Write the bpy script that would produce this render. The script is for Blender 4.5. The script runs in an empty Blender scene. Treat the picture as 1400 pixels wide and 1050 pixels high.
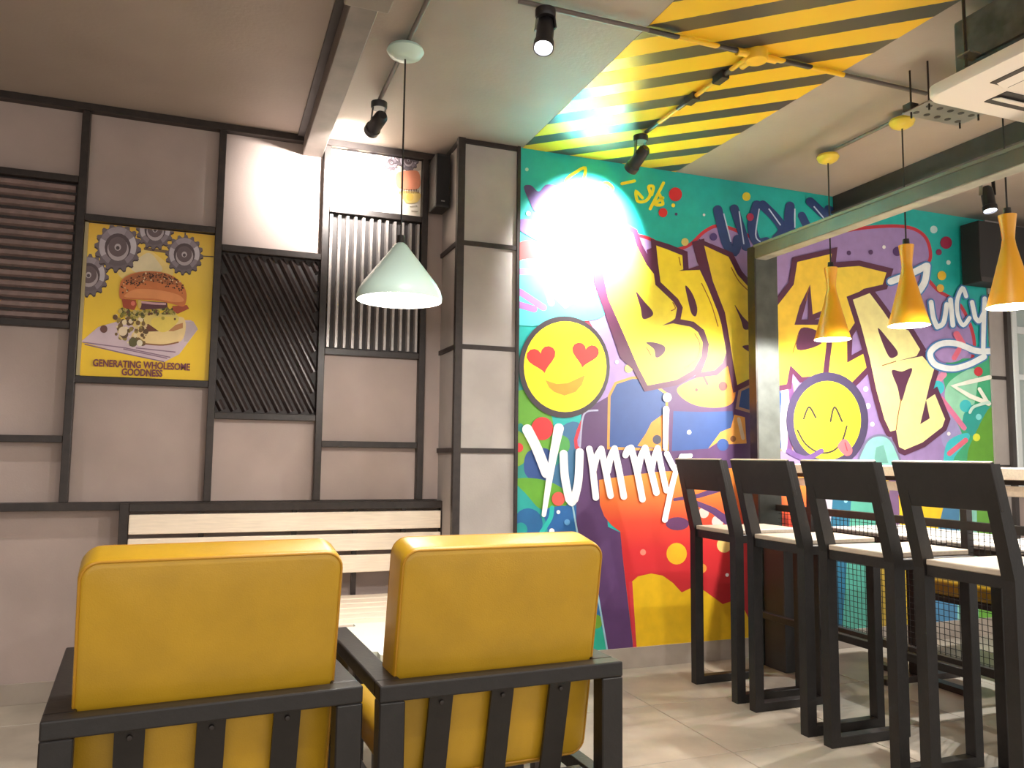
import bpy, bmesh, math, random
from mathutils import Vector, Matrix
random.seed(7)
D = bpy.data
SC = bpy.context.scene
COL = SC.collection

# ------------------------------------------------------------------ camera
CAM = Vector((0.0, 0.0, 1.12))
RIGHT = Vector((0.93493779, -0.35464257, 0.01095374))
DOWN = Vector((0.04246133, 0.08118324, -0.99579431))
FWD = Vector((0.35226179, 0.93147084, 0.09095987))
FOC = 1090.0
cd = D.cameras.new('camera'); cam = D.objects.new('camera', cd); COL.objects.link(cam)
cd.sensor_width = 36.0; cd.lens = FOC / 1400.0 * 36.0
cd.clip_start = 0.05; cd.clip_end = 60
m3 = Matrix((RIGHT, -DOWN, -FWD)).transposed()
cam.matrix_world = Matrix.Translation(CAM) @ m3.to_4x4()
SC.camera = cam

# ------------------------------------------------------------------ world, light, exposure
wd = D.worlds.new('world'); SC.world = wd; wd.use_nodes = True
wd.node_tree.nodes['Background'].inputs[0].default_value = (1.0, 0.95, 0.88, 1)
wd.node_tree.nodes['Background'].inputs[1].default_value = 0.8
SC.view_settings.view_transform = 'Standard'
SC.view_settings.look = 'None'
SC.view_settings.gamma = 1.0
SC.view_settings.use_curve_mapping = False
SC.view_settings.exposure = 0.93


def light(name, kind, loc, energy, color=(1, 1, 1), target=None, size=0.03, angle=60, blend=0.6):
    l = D.lights.new(name, kind); l.energy = energy; l.color = color
    if kind in ('POINT', 'SPOT'): l.shadow_soft_size = size
    if kind == 'SPOT': l.spot_size = math.radians(angle); l.spot_blend = blend
    o = D.objects.new(name, l); COL.objects.link(o); o.location = loc
    if target is not None:
        o.rotation_euler = (Vector(target) - Vector(loc)).to_track_quat('-Z', 'Y').to_euler()
    return o


# ------------------------------------------------------------------ dimensions of the place (metres)
ZC = 2.78          # ceiling
YM = 3.88          # graffiti wall
YP = 4.20          # panelled wall
XL, XR = -3.2, 6.3
YF = -2.2


def ray(px, py):
    return RIGHT * (px - 700.0) + DOWN * (py - 525.0) + FWD * FOC


def onY(px, py, y):
    r = ray(px, py); return CAM + r * ((y - CAM.y) / r.y)


# ------------------------------------------------------------------ materials
def lin(c):
    c = c / 255.0
    return c / 12.92 if c <= 0.04045 else ((c + 0.055) / 1.055) ** 2.4


def rgb(t): return (lin(t[0]), lin(t[1]), lin(t[2]), 1.0)


MATS = {}


def mat(name, col, rough=0.5, metal=0.0, var=0.0, scale=20.0, bump=0.0, bscale=80.0, emit=None, coat=0.0, spec=0.5, stretch=None):
    if name in MATS: return MATS[name]
    m = D.materials.new(name); m.use_nodes = True; MATS[name] = m
    nt = m.node_tree; b = nt.nodes['Principled BSDF']
    b.inputs['Base Color'].default_value = rgb(col)
    b.inputs['Roughness'].default_value = rough; b.inputs['Metallic'].default_value = metal
    b.inputs['Specular IOR Level'].default_value = spec
    if coat: b.inputs['Coat Weight'].default_value = coat
    if emit:
        b.inputs['Emission Color'].default_value = rgb(emit[0]); b.inputs['Emission Strength'].default_value = emit[1]
    if var > 0 or bump > 0:
        tc = nt.nodes.new('ShaderNodeTexCoord'); mp = nt.nodes.new('ShaderNodeMapping')
        nt.links.new(tc.outputs['Object'], mp.inputs['Vector'])
        if stretch: mp.inputs['Scale'].default_value = stretch
    if var > 0:
        n = nt.nodes.new('ShaderNodeTexNoise'); n.inputs['Scale'].default_value = scale; n.inputs['Detail'].default_value = 5
        nt.links.new(mp.outputs[0], n.inputs['Vector'])
        r = nt.nodes.new('ShaderNodeValToRGB')
        r.color_ramp.elements[0].position = 0.3; r.color_ramp.elements[1].position = 0.7
        lo = [max(0, c * (1 - var)) for c in col]; hi = [min(255, c * (1 + var)) for c in col]
        r.color_ramp.elements[0].color = rgb(lo); r.color_ramp.elements[1].color = rgb(hi)
        nt.links.new(n.outputs['Fac'], r.inputs[0]); nt.links.new(r.outputs[0], b.inputs['Base Color'])
    if bump > 0:
        n2 = nt.nodes.new('ShaderNodeTexNoise'); n2.inputs['Scale'].default_value = bscale; n2.inputs['Detail'].default_value = 4
        nt.links.new(mp.outputs[0], n2.inputs['Vector'])
        bp = nt.nodes.new('ShaderNodeBump'); bp.inputs['Strength'].default_value = bump; bp.inputs['Distance'].default_value = 0.01
        nt.links.new(n2.outputs['Fac'], bp.inputs['Height']); nt.links.new(bp.outputs[0], b.inputs['Normal'])
    return m


M_WALL = mat('grey_plaster', (170, 153, 146), 0.75, var=0.04, scale=3.0, bump=0.05, bscale=120)
M_CEIL = mat('ceiling_paint', (162, 149, 139), 0.6, var=0.04, scale=2.0, bump=0.1, bscale=60)
M_COLP = mat('column_plaster', (166, 158, 153), 0.7, var=0.05, scale=4.0, bump=0.05, bscale=120)
M_STEEL = mat('black_steel', (46, 38, 35), 0.42, metal=0.1, var=0.15, scale=30, bump=0.05)
M_STEEL2 = mat('stool_steel', (26, 22, 21), 0.45, var=0.15, scale=25, bump=0.06)
M_RIB = mat('brown_corrugated_sheet', (128, 107, 102), 0.45, metal=0.1, var=0.1, scale=25)
M_RIBD = mat('dark_corrugated_sheet', (54, 44, 42), 0.3, metal=0.2, var=0.12, scale=25)
M_RIBL = mat('silver_corrugated_sheet', (176, 168, 164), 0.35, metal=0.35, var=0.06, scale=25)
M_BACK = mat('dark_backing', (48, 41, 40), 0.6)
M_BEAM = mat('grey_beam_paint', (118, 108, 101), 0.55, var=0.08, scale=8)
M_DARKBEAM = mat('dark_brown_beam', (58, 52, 50), 0.55, var=0.1, scale=8)
M_PORTAL = mat('portal_grey_steel', (74, 78, 74), 0.6, metal=0.0, var=0.12, scale=12)
M_VINYL = mat('yellow_vinyl', (184, 143, 30), 0.34, var=0.04, scale=8, bump=0.08, bscale=300, spec=0.55)
M_VINYLP = mat('yellow_piping', (180, 130, 28), 0.4)
M_WOOD = mat('pale_pine', (240, 224, 204), 0.5, var=0.035, scale=9, bump=0.05, stretch=(1.0, 14.0, 14.0))
M_WOODY = mat('pale_seat_wood', (182, 167, 149), 0.42, var=0.05, scale=9, bump=0.05, stretch=(14.0, 1.0, 14.0))
M_TILE = mat('beige_floor_tile', (158, 147, 132), 0.4, var=0.1, scale=3.5, bump=0.04, bscale=40)
M_GROUT = mat('grout', (112, 100, 88), 0.9)
M_SKIRT = mat('skirting_stone', (160, 148, 136), 0.5, var=0.06, scale=6)
M_MINT = mat('mint_enamel', (204, 230, 220), 0.35, coat=0.2)
M_LAMPIN = mat('white_lamp_lining', (245, 240, 230), 0.6)
M_YLAMP = mat('yellow_enamel', (226, 160, 30), 0.38, coat=0.1)
M_BULB = mat('lit_bulb', (255, 250, 238), 0.5, emit=((255, 246, 228), 16.0))
M_LENS = mat('lit_lens', (255, 255, 255), 0.5, emit=((240, 245, 255), 14.0))
M_CORD = mat('black_cord', (38, 33, 31), 0.6)
M_SPOT = mat('black_spot_body', (44, 42, 44), 0.4, metal=0.2)
M_PIPE = mat('grey_conduit', (108, 98, 92), 0.5)
M_CHROME = mat('bracket_steel', (150, 146, 140), 0.4, metal=0.7)
M_AC = mat('white_plastic', (236, 228, 220), 0.45)
M_ACD = mat('vent_dark', (66, 62, 60), 0.6)
M_ACB = mat('grey_unit_casing', (74, 74, 74), 0.55, var=0.25, scale=14)
M_SPK = mat('speaker_black', (36, 33, 33), 0.6)
M_GLASS = mat('frosted_glass', (176, 190, 188), 0.12)
M_ALU = mat('white_aluminium', (214, 220, 220), 0.35)
M_TABLE = mat('pale_mint_laminate', (226, 232, 222), 0.25)
M_DTOP = mat('pale_table_laminate', (214, 206, 196), 0.3)
M_MESH = mat('black_wire', (44, 40, 38), 0.5, metal=0.3)


def paint(c, rough=0.5):
    return mat('paint_%d_%d_%d' % tuple(c), c, rough, var=0.035, scale=14)


def stripe_mat():
    m = D.materials.new('hazard_stripe_paint'); m.use_nodes = True
    nt = m.node_tree; b = nt.nodes['Principled BSDF']; b.inputs['Roughness'].default_value = 0.3
    tc = nt.nodes.new('ShaderNodeTexCoord'); sp = nt.nodes.new('ShaderNodeSeparateXYZ')
    nt.links.new(tc.outputs['Object'], sp.inputs[0])

    def math_(op, a, bb=None):
        n = nt.nodes.new('ShaderNodeMath'); n.operation = op
        for i, v in enumerate((a, bb)):
            if v is None: continue
            if isinstance(v, (int, float)): n.inputs[i].default_value = v
            else: nt.links.new(v, n.inputs[i])
        return n.outputs[0]
    s = math_('ADD', sp.outputs['Y'], math_('MULTIPLY', sp.outputs['X'], 0.9))
    nz = nt.nodes.new('ShaderNodeTexNoise'); nz.inputs['Scale'].default_value = 40
    nt.links.new(tc.outputs['Object'], nz.inputs['Vector'])
    s = math_('ADD', s, math_('MULTIPLY', nz.outputs['Fac'], 0.006))
    fr = math_('FRACT', math_('ADD', math_('DIVIDE', math_('SUBTRACT', s, 4.563), 0.29), 20.5))
    dk = math_('LESS_THAN', math_('ABSOLUTE', math_('SUBTRACT', fr, 0.5)), 0.215)
    mx = nt.nodes.new('ShaderNodeMix'); mx.data_type = 'RGBA'
    nt.links.new(dk, mx.inputs['Factor'])
    mx.inputs['A'].default_value = rgb((242, 192, 40)); mx.inputs['B'].default_value = rgb((70, 64, 58))
    nt.links.new(mx.outputs['Result'], b.inputs['Base Color'])
    return m


M_STRIPE = stripe_mat()


def gradient_mat(name, stops, z0, z1, rough=0.5):
    m = D.materials.new(name); m.use_nodes = True
    nt = m.node_tree; b = nt.nodes['Principled BSDF']; b.inputs['Roughness'].default_value = rough
    tc = nt.nodes.new('ShaderNodeTexCoord'); sp = nt.nodes.new('ShaderNodeSeparateXYZ')
    nt.links.new(tc.outputs['Object'], sp.inputs[0])
    mr = nt.nodes.new('ShaderNodeMapRange'); mr.inputs['From Min'].default_value = z0; mr.inputs['From Max'].default_value = z1
    nt.links.new(sp.outputs['Z'], mr.inputs['Value'])
    r = nt.nodes.new('ShaderNodeValToRGB')
    while len(r.color_ramp.elements) < len(stops): r.color_ramp.elements.new(0.5)
    for e, (p, c) in zip(r.color_ramp.elements, stops): e.position = p; e.color = rgb(c)
    nt.links.new(mr.outputs[0], r.inputs[0]); nt.links.new(r.outputs[0], b.inputs['Base Color'])
    return m


# ------------------------------------------------------------------ builders
def tag(o, label=None, cat=None, group=None, kind=None):
    if label: o['label'] = label
    if cat: o['category'] = cat
    if group: o['group'] = group
    if kind: o['kind'] = kind
    return o


def empty(name, loc=(0, 0, 0), rz=0.0, parent=None):
    o = D.objects.new(name, None); COL.objects.link(o); o.location = loc; o.rotation_euler = (0, 0, rz)
    o.empty_display_size = 0.1
    if parent: o.parent = parent
    return o


def obj(name, me, material=None, parent=None, loc=None):
    o = D.objects.new(name, me); COL.objects.link(o)
    if material is not None:
        ms = material if isinstance(material, (list, tuple)) else [material]
        if len(me.materials) == 0:
            for m in ms: me.materials.append(m)
    if parent: o.parent = parent
    if loc is not None: o.location = loc
    return o


def to_mesh(bm, name, smooth=False):
    me = D.meshes.new(name); bmesh.ops.recalc_face_normals(bm, faces=bm.faces); bm.to_mesh(me); bm.free()
    if smooth:
        for p in me.polygons: p.use_smooth = True
        me.set_sharp_from_angle(angle=math.radians(40))
    return me


def add_box(bm, x0, x1, y0, y1, z0, z1, bevel=0.0, seg=2, mtx=None):
    r = bmesh.ops.create_cube(bm, size=1.0)
    vs = r['verts']
    for v in vs:
        v.co = Vector(((x0 + x1) / 2 + v.co.x * (x1 - x0), (y0 + y1) / 2 + v.co.y * (y1 - y0), (z0 + z1) / 2 + v.co.z * (z1 - z0)))
    if bevel > 0:
        es = list({e for v in vs for e in v.link_edges})
        g = bmesh.ops.bevel(bm, geom=es, offset=bevel, segments=seg, affect='EDGES', profile=0.5)
        vs = list({v for f in g['faces'] for v in f.verts} | {v for v in vs if v.is_valid})
    if mtx is not None:
        for v in vs: v.co = mtx @ v.co
    return vs


def box(name, x0, x1, y0, y1, z0, z1, material, parent=None, bevel=0.0, seg=2, mtx=None, smooth=False):
    bm = bmesh.new(); add_box(bm, x0, x1, y0, y1, z0, z1, bevel, seg, mtx)
    return obj(name, to_mesh(bm, name, smooth), material, parent)


def add_bar(bm, a, b, w, h, up=(0, 0, 1), bevel=0.0):
    a = Vector(a); b = Vector(b); d = (b - a); L = d.length; d.normalize()
    up = Vector(up); s = d.cross(up)
    if s.length < 1e-4: s = d.cross(Vector((0, 1, 0)))
    s.normalize(); u = s.cross(d).normalized()
    mt = Matrix((s, d, u)).transposed().to_4x4(); mt.translation = (a + b) / 2
    add_box(bm, -w / 2, w / 2, -L / 2, L / 2, -h / 2, h / 2, bevel, 1, mt)


def bar(name, a, b, w, h, material, parent=None, up=(0, 0, 1), bevel=0.0):
    bm = bmesh.new(); add_bar(bm, a, b, w, h, up, bevel); return obj(name, to_mesh(bm, name), material, parent)


def add_tube(bm, pts, r, seg=10, cap=True):
    pts = [Vector(p) for p in pts]; rings = []
    for i, p in enumerate(pts):
        d = (pts[min(i + 1, len(pts) - 1)] - pts[max(i - 1, 0)]).normalized()
        a = d.cross(Vector((0, 0, 1)))
        if a.length < 1e-3: a = d.cross(Vector((0, 1, 0)))
        a.normalize(); c = a.cross(d).normalized()
        rr = r[i] if isinstance(r, (list, tuple)) else r
        rings.append([bm.verts.new(p + (a * math.cos(t) + c * math.sin(t)) * rr) for t in [2 * math.pi * k / seg for k in range(seg)]])
    for i in range(len(rings) - 1):
        for k in range(seg):
            bm.faces.new((rings[i][k], rings[i][(k + 1) % seg], rings[i + 1][(k + 1) % seg], rings[i + 1][k]))
    if cap:
        bm.faces.new(rings[0]); bm.faces.new(rings[-1])


def tube(name, pts, r, material, parent=None, seg=10):
    bm = bmesh.new(); add_tube(bm, pts, r, seg); return obj(name, to_mesh(bm, name, True), material, parent)


def lathe(name, prof, material, parent=None, seg=40, mtx=None):
    bm = bmesh.new(); rings = []
    for r, z in prof:
        if r < 1e-6: rings.append([bm.verts.new((0, 0, z))])
        else: rings.append([bm.verts.new((r * math.cos(2 * math.pi * k / seg), r * math.sin(2 * math.pi * k / seg), z)) for k in range(seg)])
    for a, b in zip(rings, rings[1:]):
        for k in range(seg):
            k2 = (k + 1) % seg
            if len(a) == 1 and len(b) == 1: continue
            if len(a) == 1: bm.faces.new((a[0], b[k2], b[k]))
            elif len(b) == 1: bm.faces.new((a[k], a[k2], b[0]))
            else: bm.faces.new((a[k], a[k2], b[k2], b[k]))
    if mtx is not None:
        for v in bm.verts: v.co = mtx @ v.co
    return obj(name, to_mesh(bm, name, True), material, parent)


def rr_loop(w, h, r, n=6):
    pts = []
    for cx_, cz_, a0 in ((w / 2 - r, h / 2 - r, 0), (-w / 2 + r, h / 2 - r, 90), (-w / 2 + r, -h / 2 + r, 180), (w / 2 - r, -h / 2 + r, 270)):
        for k in range(n + 1):
            t = math.radians(a0 + 90 * k / n); pts.append((cx_ + r * math.cos(t), cz_ + r * math.sin(t)))
    return pts


def copy_tree(o, parent=None):
    c = o.copy(); COL.objects.link(c); c.parent = parent
    for ch in list(o.children): copy_tree(ch, c)
    return c


# ------------------------------------------------------------------ the room shell
fl = tag(box('floor', XL - .1, XR + .1, YF - .1, YP + .2, -0.15, -0.004, M_GROUT), 'beige stone tiled floor with thin grout lines', None, None, 'structure')
TS = 0.61
bmt = bmesh.new(); add_box(bmt, 0.002, TS - 0.002, 0.002, TS - 0.002, -0.012, 0.0, 0.0015, 1)
TILE = to_mesh(bmt, 'floor_tile'); TILE.materials.append(M_TILE)
ix0, ix1 = int(math.floor((XL - 1.93) / TS)), int(math.ceil((XR - 1.93) / TS))
iy0, iy1 = int(math.floor((YF - 2.665) / TS)), int(math.ceil((YP - 2.665) / TS))
for i in range(ix0, ix1):
    for j in range(iy0, iy1):
        x, y = 1.93 + i * TS, 2.665 + j * TS
        if x > 1.5 and y > YM: continue
        t = obj('floor_tile', TILE, None, fl, (x, y, random.uniform(-0.0008, 0)))

ce = tag(box('ceiling', XL - .1, XR + .1, YF - .1, YP + .2, ZC, ZC + 0.15, M_CEIL), 'grey brown painted ceiling', None, None, 'structure')
box('painted_stripe_band', 1.515, 2.47, YF, YM, ZC - 0.0015, ZC + 0.001, M_STRIPE, ce)['label'] = 'band of yellow and black diagonal hazard stripes'

tag(box('wall_back', XL - .1, 1.165, YP, YP + 0.15, 0, ZC, M_WALL), 'grey plaster wall behind the steel frame and bench', None, None, 'structure')
tag(box('wall_far', 1.497, XR + .1, YM + 0.004, YM + 0.47, 0, ZC, M_WALL), 'plaster wall behind the graffiti', None, None, 'structure')
tag(box('wall_left', XL - .15, XL, YF, YP, 0, ZC, M_WALL), 'plain grey side wall', None, None, 'structure')
tag(box('wall_right', XR, XR + .15, 2.6, YM, 0, ZC, M_WALL), 'plain grey side wall past the window', None, None, 'structure')
tag(box('baseboard_far', 1.50, 4.93, YM - 0.012, YM + 0.004, 0, 0.107, M_SKIRT), 'low stone skirting under the graffiti', None, None, 'structure')
tag(box('baseboard_back', XL, 1.165, YP - 0.012, YP, 0, 0.09, M_SKIRT), 'low stone skirting under the panelled wall', None, None, 'structure')

# column between the two walls
cl = tag(box('wall_column', 1.165, 1.497, YM, YP + 0.15, 0, ZC, M_COLP), 'grey square column edged with black steel strips', None, None, 'structure')
for x in (1.167, 1.484):
    box('edge_strip', x - 0.002, x + 0.022 if x < 1.3 else x + 0.015, YM - 0.014, YM, 0, ZC, M_STEEL, cl)
box('edge_strip', 1.151, 1.165, YM - 0.014, YM + 0.02, 0, ZC, M_STEEL, cl)
for z in (2.765, 2.222, 1.68, 1.15, 0.60):
    box('cross_strip', 1.187, 1.482, YM - 0.011, YM, z - 0.012, z + 0.012, M_STEEL, cl)
    box('cross_strip', 1.155, 1.165, YM + 0.02, YP, z - 0.012, z + 0.012, M_STEEL, cl)

# steel frame on the panelled wall
tr = tag(empty('trim_1'), 'black steel grid frame on the panelled wall', None, None, 'structure')
VX = [-1.75, -1.18, -0.612, 0.002, 0.521, 1.053]
for x in VX:
    box('frame_upright', x - 0.017, x + 0.017, YP - 0.045, YP, 0.89, ZC - 0.035, M_STEEL, tr, 0.002, 1)
box('frame_top_rail', XL, 1.151, YP - 0.05, YP, ZC - 0.035, ZC, M_STEEL, tr, 0.002, 1)
box('frame_bottom_rail', XL, 1.151, YP - 0.05, YP, 0.852, 0.89, M_STEEL, tr, 0.002, 1)
HZ = {0: (2.2, 1.45), 1: (2.405, 1.708, 1.178), 2: (2.228, 1.458), 3: (2.145, 1.306), 4: (2.405, 1.653, 1.175)}
for k, zs in HZ.items():
    for z in zs:
        box('frame_crossbar', VX[k] + 0.017, VX[k + 1] - 0.017, YP - 0.043, YP, z - 0.016, z + 0.016, M_STEEL, tr, 0.002, 1)

# ---- corrugated infill panels
def clip_rect(a, b, x0, x1, z0, z1):
    # Liang-Barsky on a segment in x,z
    dx, dz = b[0] - a[0], b[1] - a[1]; t0, t1 = 0.0, 1.0
    for p, q in ((-dx, a[0] - x0), (dx, x1 - a[0]), (-dz, a[1] - z0), (dz, z1 - a[1])):
        if abs(p) < 1e-9:
            if q < 0: return None
        else:
            t = q / p
            if p < 0: t0 = max(t0, t)
            else: t1 = min(t1, t)
    if t0 >= t1: return None
    return (a[0] + dx * t0, a[1] + dz * t0), (a[0] + dx * t1, a[1] + dz * t1)


def ribbed(label, x0, x1, z0, z1, direction, pitch, w, h, m_rib, m_back):
    t = tag(empty('ribbed_panel', ((x0 + x1) / 2, YP, z0)), label, 'wall panel', 'ribbed infill panels in the steel frame')
    ox, oz = (x0 + x1) / 2, z0; pk = 0.12 if direction[0] * direction[1] else 0.27
    y = -0.001
    box('backing_sheet', x0 - ox, x1 - ox, -0.008, y, 0, z1 - z0, m_back, t)
    d = Vector(direction).normalized(); n = Vector((-d.y, d.x))
    c = Vector(((x0 + x1) / 2, (z0 + z1) / 2)); R = (abs(x1 - x0) + abs(z1 - z0))
    k = -int(R / pitch)
    while k * pitch < R:
        p = c + n * (k * pitch + pitch * 0.5)
        s = clip_rect(p - d * R, p + d * R, x0 + w * 0.3, x1 - w * 0.3, z0 + w * 0.3, z1 - w * 0.3)
        k += 1
        if not s: continue
        a, b = Vector(s[0]), Vector(s[1])
        if (b - a).length < 0.02: continue
        # trapezoid rib
        bm = bmesh.new(); vs = []
        for e in (a, b):
            for off, hh in ((-w / 2, 0.0), (-w * pk, h), (w * pk, h), (w / 2, 0.0)):
                q = e + n * off; vs.append(bm.verts.new((q.x - ox, -0.008 - hh, q.y - oz)))
        for i in range(4): bm.faces.new((vs[i], vs[(i + 1) % 4], vs[4 + (i + 1) % 4], vs[4 + i]))
        bm.faces.new(vs[:4]); bm.faces.new(vs[4:])
        obj('rib', to_mesh(bm, 'rib'), m_rib, t)
    return t


g = 0.018
ribbed('brown corrugated sheet with level ribs, left of the burger poster', VX[1] + g, VX[2] - g, 1.725, 2.388, (1, 0), 0.0475, 0.036, 0.016, M_RIB, M_BACK)
ribbed('dark sheet with slanting ribs, right of the burger poster', VX[3] + g, VX[4] - g, 1.323, 2.128, (0.52, -1.0), 0.0485, 0.036, 0.015, M_RIBD, M_BACK)
ribbed('silver sheet with upright ribs behind the mint pendant lamp', VX[4] + g, VX[5] - g, 1.67, 2.388, (0, 1), 0.0425, 0.023, 0.02, M_RIBL, M_BACK)


# ------------------------------------------------------------------ flat art (posters and graffiti)
def catmull(pts, closed=True, sub=5):
    n = len(pts); out = []
    rng = range(n) if closed else range(n - 1)
    for i in rng:
        if closed: p0, p1, p2, p3 = pts[(i - 1) % n], pts[i], pts[(i + 1) % n], pts[(i + 2) % n]
        else: p0, p1, p2, p3 = pts[max(i - 1, 0)], pts[i], pts[i + 1], pts[min(i + 2, n - 1)]
        for s in range(sub):
            t = s / sub
            out.append(tuple(0.5 * (2 * p1[k] + (p2[k] - p0[k]) * t + (2 * p0[k] - 5 * p1[k] + 4 * p2[k] - p3[k]) * t * t + (-p0[k] + 3 * p1[k] - 3 * p2[k] + p3[k]) * t ** 3) for k in (0, 1)))
    if not closed: out.append(tuple(pts[-1]))
    return out


class Art:
    """flat paint shapes on an upright wall plane; outlines are in photo pixels mapped on to that plane"""
    layer = 0

    def __init__(s, y, rect, ox=0.0, oz=0.0, step=0.000012):
        s.y, s.rect, s.ox, s.oz, s.step = y, rect, ox, oz, step
        s.v, s.f, s.mi, s.mats = [], [], [], []

    def _m(s, c):
        m = c if not isinstance(c, tuple) else paint(c)
        if m not in s.mats: s.mats.append(m)
        return s.mats.index(m)

    def poly(s, pts, c, smooth=False, bump=True):
        if smooth: pts = catmull(pts)
        if bump: Art.layer += 1
        w = [onY(px, py, s.y) for px, py in pts]
        q = [(p.x, p.z) for p in w]
        x0, x1, z0, z1 = s.rect
        for ax, lim, sg in ((0, x0, 1), (0, x1, -1), (1, z0, 1), (1, z1, -1)):
            out = []
            for i in range(len(q)):
                a, b = q[i - 1], q[i]
                ia, ib = (a[ax] - lim) * sg >= 0, (b[ax] - lim) * sg >= 0
                if ia != ib:
                    t = (lim - a[ax]) / (b[ax] - a[ax]); out.append((a[0] + (b[0] - a[0]) * t, a[1] + (b[1] - a[1]) * t))
                if ib: out.append(b)
            q = out
            if len(q) < 3: return s
        n = len(s.v); yy = s.y - Art.layer * s.step
        s.v += [(a - s.ox, yy, b - s.oz) for a, b in q]
        s.f.append(tuple(range(n, n + len(q)))); s.mi.append(s._m(c))
        return s

    def ell(s, x, y, rx, c, ry=None, n=20, bump=True):
        ry = ry or rx * 1.06
        return s.poly([(x + rx * math.cos(2 * math.pi * k / n), y + ry * math.sin(2 * math.pi * k / n)) for k in range(n)], c, bump=bump)

    def line(s, pts, w, c, smooth=False, closed=False):
        """one ribbon: mitred quads, round ends, no overlapping faces"""
        Art.layer += 1; base = Art.layer
        pts = [Vector(p) for p in (catmull(pts, closed) if smooth else pts)]
        pts = [p for i, p in enumerate(pts) if i == 0 or (p - pts[i - 1]).length > 1e-3]
        if closed and (pts[0] - pts[-1]).length < 1e-3: pts.pop()
        n = len(pts); L, R = [], []
        wid = lambda i: w if not isinstance(w, (list, tuple)) else w[0] + (w[1] - w[0]) * i / max(1, n - 1)
        for i in range(n):
            a = pts[i - 1] if (closed or i > 0) else None
            b = pts[(i + 1) % n] if (closed or i < n - 1) else None
            d1 = (pts[i] - a).normalized() if a is not None else (b - pts[i]).normalized()
            d2 = (b - pts[i]).normalized() if b is not None else d1
            n1, n2 = Vector((-d1.y, d1.x)), Vector((-d2.y, d2.x))
            m = n1 + n2
            m = n1 if m.length < 1e-3 else m.normalized()
            k = min(1.6, 1.0 / max(0.2, m.dot(n1))) * wid(i) / 2
            L.append(pts[i] + m * k); R.append(pts[i] - m * k)
        for i in range(n if closed else n - 1):
            j = (i + 1) % n
            Art.layer = base + i % 6; s.poly([L[i], L[j], R[j], R[i]], c, bump=False)
        Art.layer = base + 6
        if not closed and wid(0) > 2.0:
            for e, nb, ww in ((pts[0], pts[1], wid(0)), (pts[-1], pts[-2], wid(n - 1))):
                a0 = math.atan2((e - nb).y, (e - nb).x)
                s.poly([(e.x + ww / 2 * math.cos(a0 + t), e.y + ww / 2 * math.sin(a0 + t)) for t in [math.pi * (q / 8 - 0.5) for q in range(9)]], c, bump=False)
        return s

    def outlined(s, pts, c, oc, w, smooth=False):
        if smooth: pts = catmull(pts)
        s.line(pts, w, oc, closed=True); return s.poly(pts, c)

    def build(s, name, parent, label=None):
        me = D.meshes.new(name); yo = parent.location.y if parent else 0.0; me.from_pydata([(a, b - yo, c) for a, b, c in s.v], [], s.f); me.update()
        for m in s.mats: me.materials.append(m)
        for p, i in zip(me.polygons, s.mi): p.material_index = i
        o = obj(name, me, None, parent)
        if label: o['label'] = label
        return o


def crop(ox, oy, k): return lambda *p: [(ox + x / k, oy + y / k) for x, y in p]


def text_mesh(txt, size, bold=0.0):
    cu = D.curves.new('lettering', 'FONT'); cu.body = txt; cu.size = size; cu.align_x = 'CENTER'; cu.offset = bold; cu.resolution_u = 3
    o = D.objects.new('lettering', cu); COL.objects.link(o)
    dg = bpy.context.evaluated_depsgraph_get()
    me = D.meshes.new_from_object(o.evaluated_get(dg))
    D.objects.remove(o); D.curves.remove(cu)
    return me


def gear(a, x, y, r, hole=0.56, teeth=16):
    pts = []
    for k in range(teeth * 4):
        t = 2 * math.pi * (k + 0.5) / (teeth * 4); rr = r if k % 4 in (0, 1) else r * 0.86
        pts.append((x + rr * math.cos(t), y + rr * 1.04 * math.sin(t)))
    a.poly([(px, py + r * 0.07) for px, py in pts], (66, 54, 58)); a.poly(pts, (112, 100, 106))
    a.ell(x, y - r * .03, r * 0.80, (140, 128, 136))
    for t0, t1, cc in ((150, 205, (186, 176, 184)), (-30, 25, (196, 188, 196)), (235, 300, (160, 148, 156)), (60, 120, (104, 92, 98))):
        a.poly([(x, y)] + [(x + r * .8 * math.cos(math.radians(t0 + (t1 - t0) * k / 6)), y - r * .03 + r * .84 * math.sin(math.radians(t0 + (t1 - t0) * k / 6))) for k in range(7)], cc)
    a.ell(x, y, r * hole, (84, 70, 74)); a.ell(x + r * .01, y + r * .10, r * hole * 0.82, (176, 164, 168))
    a.ell(x, y - r * .02, r * hole * 0.72, (104, 88, 92)); a.ell(x, y, r * 0.14, (186, 176, 180)); a.ell(x, y + r * .03, r * 0.08, (78, 66, 70))


# ---- burger poster
PX0, PX1, PZ0, PZ1 = -0.590, -0.016, 1.477, 2.208
py_ = YP - 0.012
pt = tag(empty('burger_poster', ((PX0 + PX1) / 2, YP, PZ0)), 'yellow poster of a burger with gears above and purple lettering below', 'poster')
ox, oz = (PX0 + PX1) / 2, PZ0
box('poster_sheet', PX0 - ox, PX1 - ox, py_ - YP, -0.001, 0, PZ1 - PZ0,
    gradient_mat('poster_yellow', [(0.0, (246, 202, 26)), (0.5, (240, 200, 50)), (0.8, (238, 202, 84)), (1.0, (228, 180, 62))], 0, PZ1 - PZ0, 0.35), pt)
prect = (PX0 + .001, PX1 - .001, PZ0 + .001, PZ1 - .001)
pa = lambda: Art(py_ - 0.0003, prect, ox, oz)
C1 = crop(100, 290, 7.0); C2 = crop(100, 390, 7.0)
a = pa(); a.poly(C1((420, 520), (560, 420), (700, 360), (840, 440), (960, 560), (900, 640), (700, 640), (480, 640)), (234, 206, 128), True)
a.poly(C1((560, 500), (640, 430), (730, 390), (810, 470), (850, 560), (700, 600), (570, 560)), (226, 210, 172), True)
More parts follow.
